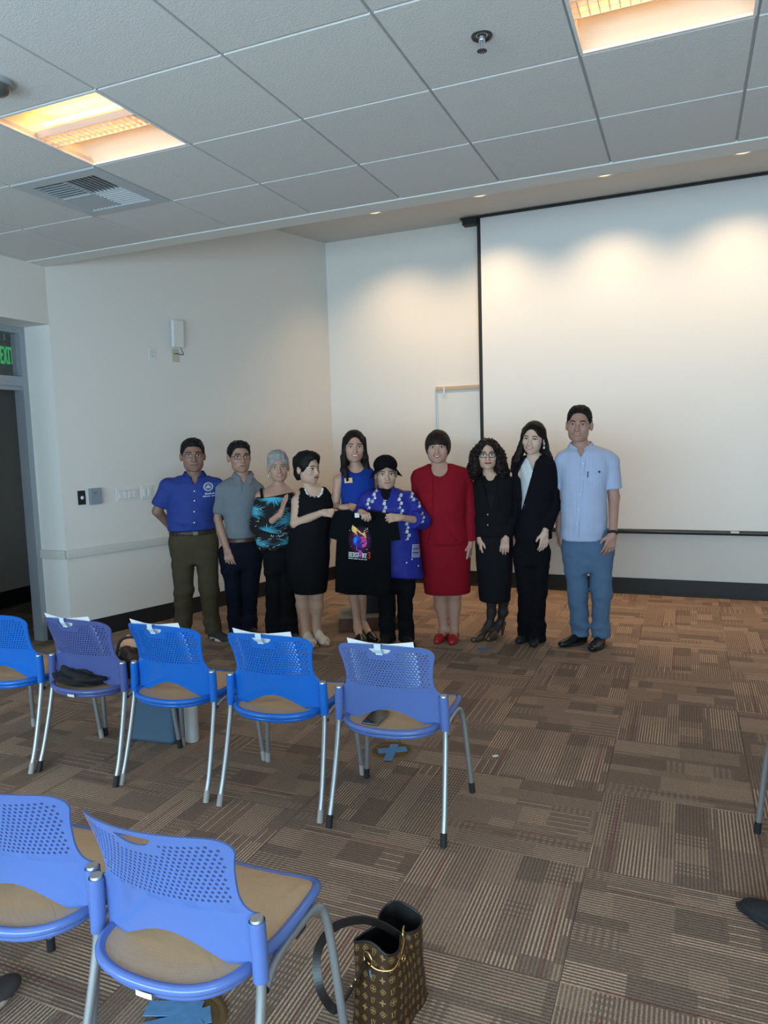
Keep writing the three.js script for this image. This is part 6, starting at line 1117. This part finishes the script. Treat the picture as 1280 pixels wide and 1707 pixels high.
  g = toCreasedNormals(mergeVertices(g, 1e-5), 0.9);
  { const p2 = g.attributes.position, n2 = g.attributes.normal, uv = new Float32Array(p2.count * 2); for (let i = 0; i < p2.count; i++) { const back = n2.getZ(i) < -0.2; uv[i * 2] = back ? 0.02 : (p2.getX(i) + 0.48) / 0.56; uv[i * 2 + 1] = back ? 0.02 : (p2.getY(i) - 0.42) / 0.70; } g.setAttribute('uv', new THREE.BufferAttribute(uv, 2)); }
  part('cloth', g, new THREE.MeshPhysicalMaterial({ color: 0xffffff, roughness: 0.9, specularIntensity: 0.2, map: art }), t);
  const z = (x, y) => 0.2 + 0.05 + wave(x, y);
  part('neck_rib', tube([[-0.318, 1.094, z(-0.31, 1.09)], [-0.28, 1.068, z(-0.28, 1.066)], [-0.227, 1.06, z(-0.227, 1.058)], [-0.175, 1.064, z(-0.175, 1.062)], [-0.13, 1.077, z(-0.13, 1.07)]], 0.008, 40, 8), BLACK_CLOTH, t);
  part('neck_label', box(0.034, 0.034, 0.0015, -0.252, 1.052, 0.2625, 0).rotateZ(0.0), M.whitePlastic, t);
}
// 7 woman in the red suit
{
  const p = POSES.redSuitWoman, C = cloth([0.235, 0.0075, 0.018], 0.85);
  const P = person(p, 'woman in a red jacket and red dress with red strap shoes and a dark fringe', {
    skin: [0.47, 0.275, 0.21], arm: [0.042, 0.037, 0.027], neckR: 0.052, leg: [0.078, 0.055, 0.034], feet: [-0.35, -0.15],
    head: { scale: 1.08, yaw: -0.06, roll: -0.03, jaw: 1.12, cheek: 1.14, smile: 0.007, teeth: 0.007, mouthW: 0.025, brow: [0.03, 0.02, 0.017], open: 0.6, lip: [0.34, 0.05, 0.06], liner: 1.2 },
    hair: { material: HAIR.brown, field: (x, y, z) => {
      let d = egg(x, y, z, [0, 0.014, -0.008], [0.094, 0.114, 0.107]) + 0.0016 * Math.sin(Math.atan2(x, z) * 60 + y * 20) + 0.003 * noise(x * 40, y * 12, z * 40);
      const face = Math.max(Math.abs(x) - 0.064 + 0.18 * Math.max(0, y), y - 0.02 + 3 * x * x, 0.02 - z);
      d = -smin(-d, face, 0.006);
      return Math.max(d, -0.064 + 0.2 * z - y);
    } },
    hands: [[-1, p.wl, [-0.08, -1, 0.15], [-1, 0.0, -0.45], { curl: [0.22, 0.3, 0.2], fan: 0.03 }], [1, p.wr, [0, -1, 0.1], [1, 0, -0.4], {}]],
  });
  const dress = (x, y, z) => { let d = stack(x, y, z, p.skirt, 0); d = smin(d, stack(x, y, z, rows(p.torso, (r) => [r[0], r[1], r[2] + 0.004, r[3] * 0.8, r[4] + 0.004])), 0.02); d += folds(x, y, z, 0.004, 6, 4, 41); d = Math.max(d, -egg(x, y, z, [p.neck[0], p.neck[1] + 0.012, 0.07], [0.064, 0.095, 0.08])); return Math.max(d, p.skirt[0][0] + 0.004 - y); };
  P.wear('dress', dress, C, null, 0.01);
  const f = (x, y, z) => {
    let d = stack(x, y, z, p.torso, 0.011);
    const n = [p.neck[0], p.neck[1] - 0.05, -0.02];
    d = smin(d, smin(cone(x, y, z, n, p.sr, 0.055, 0.062), cone(x, y, z, n, p.sl, 0.055, 0.062), 0.02), 0.03);
    d = smin(d, cuff(sleeve(x, y, z, p.sr, p.er, p.wr, 0.064, 0.056, 0.05), x, y, z, p.er, between(p.er, p.wr, 0.97)), 0.012);
    d = smin(d, cuff(sleeve(x, y, z, p.sl, p.el, p.wl, 0.066, 0.058, 0.05), x, y, z, p.el, between(p.el, p.wl, 0.97)), 0.012);
    d += folds(x, y, z, 0.005, 6, 9, 44);
    const open = 0.018 + 0.16 * Math.max(0, (1.17 - y) / 0.36) ** 2 * 0.6, cx = -0.06 - 0.02 * (1.2 - y);
    const gap = Math.max(Math.abs(x - cx - open * 0.55) - open, -z + 0.03);             // jacket hangs open in front
    d = Math.max(d, -gap, -egg(x, y, z, [p.neck[0], p.neck[1] + 0.012, 0.06], [0.07, 0.115, 0.1]));
    return Math.max(d, 0.80 - 0.03 * Math.abs(x) - y);
  };
  P.wear('jacket', f, C, null, 0.0095);
  const redShoe = mat(lin(0.36, 0.012, 0.018), 0.35);
  pump(P, p.ar, -0.35, 0, redShoe, { strap: true }); pump(P, p.al, -0.15, 0, redShoe, { strap: true });
}
// 8 woman with curly hair and black glasses
{
  const p = POSES.curlyWoman;
  const mass = (x, y, z) => {
    const ax = Math.abs(x);
    let d = egg(x, y, z, [0.002, 0.035, -0.015], [0.092, 0.094, 0.106]);
    d = smin(d, egg(ax, y, z, [0.093, -0.045, -0.012], [0.052, 0.1, 0.07]), 0.03);
    d = smin(d, egg(ax, y, z, [0.108, -0.13, 0.005], [0.046, 0.065, 0.055]), 0.03);
    d = smin(d, egg(x, y, z, [0, -0.09, -0.07], [0.1, 0.12, 0.05]), 0.03);
    d += 0.014 * noise(x * 48, y * 48, z * 48) + 0.006 * noise(x * 110, y * 110, z * 110);
    return -smin(-d, egg(x, y, z, [0.004, -0.034, 0.098], [0.061, 0.112, 0.078]), 0.006);
  };
  const P = person(p, 'woman with long dark curly hair, black glasses, red lips and a black skirt suit', {
    skin: [0.58, 0.37, 0.28], arm: [0.04, 0.035, 0.025], neckR: 0.044, leg: [0.06, 0.037, 0.022], feet: [-0.75, -0.55, 0.065, 0.84],
    head: { scale: 1.0, yaw: 0.02, jaw: 0.98, smile: 0.003, brow: [0.03, 0.015, 0.012], browLift: 0.002, open: 0.85, lip: [0.34, 0.012, 0.02], lipSize: 1.2, slant: 0.0 },
    glasses: { color: [0.008, 0.008, 0.009], r: 0.0028, w: 0.0245, h: 0.0175, square: 3.4 },
    hair: { material: HAIR.curly, lo: [-0.17, -0.2, -0.16], hi: [0.17, 0.16, 0.14], field: mass },
    hands: [[-1, p.wl, [-0.14, -1, 0.08], [0.15, 0.0, -1], { curl: [0.25, 0.35, 0.3], fan: 0.03, size: 0.95 }], [1, p.wr, [0, -1, 0.1], [1, 0, -0.4], { size: 0.95 }]],
  });
  const curls = [];
  for (let i = 0; i < 220; i++) {
    const s = rnd() < 0.5 ? -1 : 1, a = rnd(), y0 = 0.09 - 0.2 * a, ang = (0.75 + rnd() * 1.7), w = 0.075 + 0.055 * Math.min(1, a * 1.4);
    const bx = s * Math.sin(ang) * w * 1.05, bz = Math.cos(ang) * w * 0.85 - 0.015, L = 0.05 + rnd() * 0.05, r = 0.007 + rnd() * 0.004, ph = rnd() * 6, pts = [];
    for (let k = 0; k <= 14; k++) { const t = k / 14; pts.push([bx + s * 0.03 * t + Math.cos(ph + t * 11) * r, y0 - L * t, bz + Math.sin(ph + t * 11) * r]); }
    curls.push(tube(pts, 0.0026 + rnd() * 0.0012, 28, 5));
  }
  P.onHead([['curls', merged(curls), HAIR.curly]]); P.t.children.at(-1).userData.kind = 'stuff';
  P.wear('skirt', (x, y, z) => Math.max(stack(x, y, z, p.skirt, 0) + folds(x, y, z, 0.003, 6, 4, 51), p.skirt[0][0] + 0.004 - y), cloth([0.010, 0.010, 0.013], 0.9), [[-0.25, 0.2, -0.25], [0.25, 0.95, 0.25]], 0.01);
  P.wear('blouse', (x, y, z) => { let q = stack(x, y, z, rows(p.torso, (r) => [r[0], r[1], r[2], r[3] * 0.85, r[4] + 0.004])); q = smin(q, cone(x, y, z, [p.neck[0], p.neck[1] - 0.06, -0.005], [p.neck[0], p.neck[1] + 0.0, 0.005], 0.075, 0.06), 0.02); return Math.max(q + folds(x, y, z, 0.004, 9, 9, 5), -egg(x, y, z, [p.neck[0], p.neck[1] + 0.03, 0.07], [0.042, 0.06, 0.08]), y - p.neck[1] - 0.012, 0.95 - y); }, cloth([0.006, 0.006, 0.007], 0.6), [[-0.2, 0.9, -0.2], [0.2, 1.35, 0.25]], 0.009);
  const f = (x, y, z) => {
    let d = stack(x, y, z, p.torso, 0.008);
    const n = [p.neck[0], p.neck[1] - 0.045, -0.02];
    d = smin(d, smin(cone(x, y, z, n, p.sr, 0.05, 0.055), cone(x, y, z, n, p.sl, 0.05, 0.055), 0.02), 0.03);
    d = smin(d, cuff(sleeve(x, y, z, p.sr, p.er, p.wr, 0.058, 0.05, 0.044), x, y, z, p.er, between(p.er, p.wr, 0.96)), 0.012);
    d = smin(d, cuff(sleeve(x, y, z, p.sl, p.el, p.wl, 0.06, 0.052, 0.046), x, y, z, p.el, between(p.el, p.wl, 0.96)), 0.012);
    d += folds(x, y, z, 0.005, 6, 9, 53);
    const v = Math.max(Math.abs(x - p.neck[0]) - 0.05 * Math.max(0, (y - 1.03) / 0.2), 1.03 - y, 0.04 - z);
    d = Math.max(d, -v, -egg(x, y, z, [p.neck[0], p.neck[1] + 0.01, 0.05], [0.056, 0.075, 0.07]));
    return Math.max(d, 0.80 - y);
  };
  P.wear('jacket', f, cloth([0.0085, 0.0085, 0.0105], 0.9), null, 0.0095);
  buttons(P, f, [-0.033, -0.034], [1.005, 0.925], mat(lin(0.3, 0.28, 0.26), 0.3));
  const tights = mat(lin(0.022, 0.017, 0.017), 0.6);
  P.wear('tights', (x, y, z) => Math.max(P.body(x, y, z) - 0.003, y - 0.5), tights, [[-0.3, 0, -0.3], [0.3, 0.52, 0.3]], 0.01);
  const bronze = mat(lin(0.075, 0.055, 0.04), 0.22, { metalness: 0.2 });
  pump(P, p.ar, -0.75, 0.065, bronze, { off: 0.008, wide: 0.84, length: 0.25 }); pump(P, p.al, -0.55, 0.065, bronze, { off: 0.008, wide: 0.84, length: 0.25 });
}
// 9 woman in the black trouser suit and white blouse
{
  const p = POSES.whiteBlouseWoman; p.wl[2] = 0.13;
  const P = person(p, 'smiling woman with long black hair, white blouse, black blazer and wide black trousers', {
    skin: [0.62, 0.42, 0.33], arm: [0.038, 0.033, 0.024], neckR: 0.042,
    head: { scale: 1.03, yaw: -0.26, roll: -0.09, pitch: 0.08, jaw: 0.86, smile: 0.008, teeth: 0.008, mouthW: 0.026, brow: [0.02, 0.012, 0.01], open: 0.45, lip: [0.46, 0.12, 0.11], liner: 1.6 },
    hair: { material: HAIR.soft, lo: [-0.21, -0.3, -0.18], hi: [0.22, 0.16, 0.16], field: HAIR.longHair([[[-0.06, 0.05, 0.0, 0.028], [-0.083, -0.07, -0.005, 0.028], [-0.112, -0.17, 0.01, 0.036], [-0.14, -0.25, 0.01, 0.018]], [[0.06, 0.05, -0.01, 0.028], [0.078, -0.06, -0.035, 0.03], [0.1, -0.15, -0.055, 0.036], [0.135, -0.23, -0.07, 0.02]]]) },
    hands: [[-1, p.wl, [-0.1, -1, 0.12], [-0.6, 0.0, -1], { curl: [0.2, 0.3, 0.25], fan: 0.03, size: 0.95 }], [1, p.wr, [0, -1, 0.1], [1, 0, -0.4], { size: 0.95 }]],
  });
  for (const s of [1]) P.onHead([['earring', merged([new THREE.SphereGeometry(0.007, 12, 10).translate(s * 0.082, -0.034, 0.0), new THREE.SphereGeometry(0.0085, 12, 10).translate(s * 0.083, -0.066, 0.0), rod([s * 0.082, -0.034, 0], [s * 0.083, -0.066, 0], 0.0015)]), mat(lin(0.75, 0.66, 0.55), 0.25)]]);
  P.wear('blouse', (x, y, z) => { let d = stack(x, y, z, rows(p.torso, (r) => [r[0], r[1], r[2] + 0.004, r[3] * 0.86, r[4]])); d += 0.0035 * Math.sin((x + 0.3 * (y - 1.2)) * 130) * Math.max(0, (y - 0.95)) + folds(x, y, z, 0.004, 5, 5, 61); d = smin(d, cone(x, y, z, [p.neck[0], p.neck[1] - 0.05, -0.01], [p.neck[0], p.neck[1] + 0.02, -0.005], 0.066, 0.056), 0.02); const V = Math.max(Math.abs(x - p.neck[0] + 0.008) - 0.36 * Math.max(0, y - 1.335), -z); return Math.max(d, -V, 0.98 - y, y - p.neck[1] - 0.012, y < 1.36 ? x + 0.05 - 0.117 * (y - 1.05) / 0.41 : -1); }, cloth([0.62, 0.66, 0.7], 0.55), [[-0.25, 0.95, -0.2], [0.25, 1.5, 0.25]], 0.008);
  const f = (x, y, z) => {
    let d = stack(x, y, z, p.torso, 0.011);
    const n = [p.neck[0], p.neck[1] - 0.05, -0.025];
    d = smin(d, smin(cone(x, y, z, n, p.sr, 0.05, 0.056), cone(x, y, z, n, p.sl, 0.05, 0.056), 0.02), 0.03);
    d = smin(d, cuff(sleeve(x, y, z, p.sr, p.er, p.wr, 0.058, 0.05, 0.044), x, y, z, p.er, between(p.er, p.wr, 0.95)), 0.012);
    d = smin(d, cuff(sleeve(x, y, z, p.sl, p.el, p.wl, 0.06, 0.053, 0.047), x, y, z, p.el, between(p.el, p.wl, 0.92)), 0.012);
    d += folds(x, y, z, 0.004, 6, 8, 63);
    const gap = Math.max(x + 0.063 - 0.117 * (y - 1.05) / 0.41, -0.105 + 0.5 * Math.max(0, y - 1.3) - x, 1.045 - 1.2 * (x + 0.105) - y, 0.02 - z);
    d = Math.max(d, -gap * 0.8, -egg(x, y, z, [p.neck[0] - 0.004, p.neck[1] + 0.045, 0.02], [0.05, 0.07, 0.09]));
    return Math.max(d, 0.775 - y);
  };
  P.wear('blazer', f, cloth([0.0062, 0.0062, 0.009], 0.9), null, 0.0095);
  P.add('button', new THREE.CylinderGeometry(0.008, 0.008, 0.004, 16).rotateX(Math.PI / 2).translate(-0.045, 1.08, frontZ(f, -0.045, 1.08) + 0.001), M.rubber);
  P.wear('trousers', legsField(p, [p.rl[0] * 1.05, p.rl[1], p.rl[2]], 0.012), cloth([0.0055, 0.0055, 0.008], 0.9), [[-0.3, 0.0, -0.3], [0.3, 1.02, 0.3]]);
  const heels = { material: M.black, heel: 0.05, low: true, length: 0.235, toe: 0.036 };
  P.shoe(p.ar, -0.5, heels); P.shoe(p.al, -0.1, heels);
}
// 10 tall man in the pale blue shirt
{
  const p = POSES.paleShirtMan; p.wl[2] = 0.12; p.wl[0] += 0.005; p.el[2] = 0.0;
  const stripe = dataTexture(256, 256, (x, y) => { const v = (x % 8 < 4 ? 0.9 : 1.04) * (0.96 + rnd() * 0.08); return [176 * v, 190 * v, 222 * v]; }, true, [6, 6]);
  const C = mat(0xffffff, 0.85, { map: stripe, bumpMap: clothBump, bumpScale: 0.0006 });
  const P = person(p, 'tall man in a pale blue short-sleeved shirt and faded blue trousers, wristwatch on', {
    skin: [0.41, 0.23, 0.175], arm: [0.047, 0.042, 0.03], neckR: 0.06,
    head: { scale: 1.14, yaw: -0.1, roll: -0.05, jaw: 1.02, cheek: 1.03, smile: 0.006, teeth: 0.004, brow: [0.025, 0.018, 0.016], browSize: 1.2, open: 0.42, lip: [0.34, 0.13, 0.1] },
    hair: { material: HAIR.black, field: capField({ r: [0.08, 0.087, 0.1], square: [0.062, 0.072, 0.03, -0.2, 0.004, 3], jag: 0.004, low: -0.026, slope: 0.8, rough: 0.006, more: [[[0.0, 0.09, 0.0], [0.06, 0.03, 0.07]]] }) },
    hands: [[-1, p.wl, [-0.25, -1, 0.2], [-0.45, 0.0, -1], { curl: [0.3, 0.4, 0.3], fan: 0.05, size: 1.12 }], [1, p.wr, [0.05, -1, 0.1], [1, 0, -0.4], { size: 1.08, curl: [0.3, 0.4, 0.3] }]],
  });
  const f = (x, y, z) => {
    let d = stack(x, y, z, p.torso, 0.004);
    const n = [p.neck[0], p.neck[1] - 0.05, -0.02];
    d = smin(d, smin(cone(x, y, z, n, p.sr, 0.06, 0.066), cone(x, y, z, n, p.sl, 0.06, 0.066), 0.02), 0.03);
    d = smin(d, cuff(cone(x, y, z, p.sr, p.er, 0.07, 0.07), x, y, z, p.sr, between(p.sr, p.er, 0.72)), 0.02);
    d = smin(d, cuff(cone(x, y, z, p.sl, p.el, 0.07, 0.074), x, y, z, p.sl, between(p.sl, p.el, 0.78)), 0.02);
    d += folds(x, y, z, 0.0055, 5, 9, 71);
    d = Math.max(d, -openNeck(x, y, z, p.neck, 0.075));
    return Math.max(d, 0.808 + 0.35 * Math.max(0, x - 0.03) ** 1.6 + 0.2 * Math.max(0, -x - 0.15) - y, y - p.neck[1] - 0.02);
  };
  P.wear('shirt', f, C, null, 0.01);
  collarBand(P, 0.076, 0.046, 0.032, C, p.neck[1] - 0.012);
  P.add('pocket', (() => { const sh = new THREE.Shape([[0.0, 1.31], [0.095, 1.305], [0.098, 1.2], [0.05, 1.185], [0.0, 1.2]].map((q) => new THREE.Vector2(...q))); let g = new THREE.ExtrudeGeometry(sh, { depth: 0.0025, bevelEnabled: false }); g = new TessellateModifier(0.025, 4).modify(g); const q = g.attributes.position; for (let i = 0; i < q.count; i++) q.setZ(i, q.getZ(i) + frontZ(f, q.getX(i), q.getY(i)) + 0.0015); g.computeVertexNormals(); return g; })(), C);
  P.add('pen', rod([0.004, 1.327, frontZ(f, 0.004, 1.32) + 0.007], [0.005, 1.285, frontZ(f, 0.006, 1.285) + 0.006], 0.004), mat(lin(0.03, 0.04, 0.06), 0.4));
  P.add('pin', new THREE.SphereGeometry(0.009, 10, 8).scale(1, 0.9, 0.5).translate(0.085, 1.322, frontZ(f, 0.085, 1.322) + 0.003), mat(lin(0.01, 0.03, 0.07), 0.5));
  P.add('placket', (() => { const sh = new THREE.Shape([[-0.042, 1.43], [-0.008, 1.43], [-0.062, 0.84], [-0.098, 0.84]].map((q) => new THREE.Vector2(...q))); let g = new THREE.ExtrudeGeometry(sh, { depth: 0.002, bevelEnabled: false }); g = new TessellateModifier(0.02, 5).modify(g); const q = g.attributes.position; for (let i = 0; i < q.count; i++) q.setZ(i, q.getZ(i) + frontZ(f, q.getX(i), q.getY(i)) + 0.001); g.computeVertexNormals(); return g; })(), C);
  buttons(P, f, [-0.03, -0.04, -0.05, -0.06, -0.07], [1.385, 1.27, 1.16, 1.05, 0.94], M.whitePlastic);
  P.wear('trousers', legsField(p, [p.rl[0] * 0.93, p.rl[1] * 0.86, p.rl[2] * 0.87], 0.06, 0.05, 0.04), cloth([0.095, 0.165, 0.28], 0.9), [[-0.32, 0.03, -0.25], [0.32, 0.95, 0.25]]);
  { const d = new THREE.Vector3(...p.wl).sub(new THREE.Vector3(...p.el)).normalize(), Q = new THREE.Matrix4().compose(new THREE.Vector3(...between(p.el, p.wl, 0.97)), new THREE.Quaternion().setFromUnitVectors(new THREE.Vector3(0, 1, 0), d), new THREE.Vector3(1, 1, 1));
    const w = P.add('watch', new THREE.TorusGeometry(0.0325, 0.007, 8, 32).rotateX(Math.PI / 2).scale(1, 1.6, 1).applyMatrix4(Q), M.rubber);
    part('case', box(0.034, 0.04, 0.012, 0.008, 0, 0.034, 0.005).applyMatrix4(Q), M.steel, w); part('dial', box(0.028, 0.034, 0.002, 0.008, 0, 0.0405, 0.001).applyMatrix4(Q), M.black, w); }
  const shoe = { material: mat(lin(0.01, 0.009, 0.009), 0.25), sole: M.rubber, length: 0.29 };
  P.shoe(p.ar, -0.75, shoe); P.shoe(p.al, -0.3, shoe);
}
// ---------- two seated people at the picture's edges: only a shoe of each is in view ----------
function seated(label, x, z, turn, o) {
  const pose = { at: [x, z], turn, eye: [0, 1.2, 0.05], neck: [0, 1.04, -0.02], sr: [-0.18, 0.98, -0.02], er: [-0.22, 0.74, 0.06], wr: [-0.11, 0.62, 0.28], sl: [0.18, 0.98, -0.02], el: [0.22, 0.74, 0.06], wl: [0.11, 0.62, 0.28],
    hr: [-0.09, 0.55, 0.02], kr: [-0.11, 0.5, 0.42], ar: o.ar, hl: [0.09, 0.55, 0.02], kl: [0.11, 0.5, 0.42], al: o.al,
    torso: [[0.47, 0, 0, 0.17, 0.13], [0.62, 0, 0.01, 0.17, 0.14], [0.82, 0, 0, 0.165, 0.125], [0.98, 0, -0.01, 0.18, 0.1], [1.03, 0, -0.02, 0.1, 0.07]] };
  const P = person(pose, label, { group: 'seated people at the edges', skin: [0.5, 0.31, 0.23], feet: [o.yaw[0], o.yaw[1], 0], head: { scale: 1.0 }, hair: { material: HAIR.black, field: capField({ square: [0.063, 0.055, 0.026] }) },
    hands: [[1, pose.wr, [0.3, -0.25, 1], [0, -1, -0.2], {}], [-1, pose.wl, [-0.3, -0.25, 1], [0, -1, -0.2], {}]] });
  P.wear('shirt', (a, b, c) => { let d = stack(a, b, c, pose.torso, 0.006); d = smin(d, smin(sleeve(a, b, c, pose.sr, pose.er, pose.wr, 0.06, 0.05, 0.042), sleeve(a, b, c, pose.sl, pose.el, pose.wl, 0.06, 0.05, 0.042), 0.01), 0.02); return Math.max(d, b - 1.05); }, o.top);
  P.wear('trousers', (a, b, c) => { const leg = (h, k, q) => { const e = between(k, q, o.long); return smin(cone(a, b, c, h, k, 0.085, 0.066), cuff(cone(a, b, c, k, e, 0.066, 0.052), a, b, c, k, e), 0.03); }; return smin(Math.min(leg(pose.hr, pose.kr, pose.ar), leg(pose.hl, pose.kl, pose.al)), Math.max(egg(a, b, c, [0, 0.56, 0.0], [0.18, 0.11, 0.15]), b - 0.64), 0.04); }, o.bottom);
  return P;
}
{
  let P = seated('person in a seat off the right edge, only a black shoe in view', 0.66, -1.55, Math.PI - 0.1, { ar: [-0.1, 0.085, 0.5], al: [0.385, 0.085, 0.88], yaw: [0, 1.25], top: BLACK_CLOTH, bottom: BLACK_CLOTH, long: 0.86 });
  const suede = mat(lin(0.008, 0.008, 0.009), 0.85);
  for (const [a, w] of [[P.pose.ar, 0], [P.pose.al, 1.25]]) P.shoe(a, w, { material: suede, length: 0.26, sole: M.rubber });
  P = seated('person in a seat off the left edge, only a grey sneaker in view', -2.07, -0.9, Math.PI, { ar: [-0.20, 0.085, 0.31], al: [0.12, 0.085, 0.45], yaw: [0.1, 0.1], top: cloth([0.1, 0.1, 0.12]), bottom: cloth([0.03, 0.035, 0.05]), long: 0.9 });
  const runner = { material: mat(lin(0.055, 0.045, 0.045), 0.85), sole: mat(lin(0.62, 0.5, 0.4), 0.7), length: 0.28 };
  P.shoe(P.pose.ar, -0.12, runner); P.shoe(P.pose.al, 0.1, runner);
}
renderer.render(scene, camera);
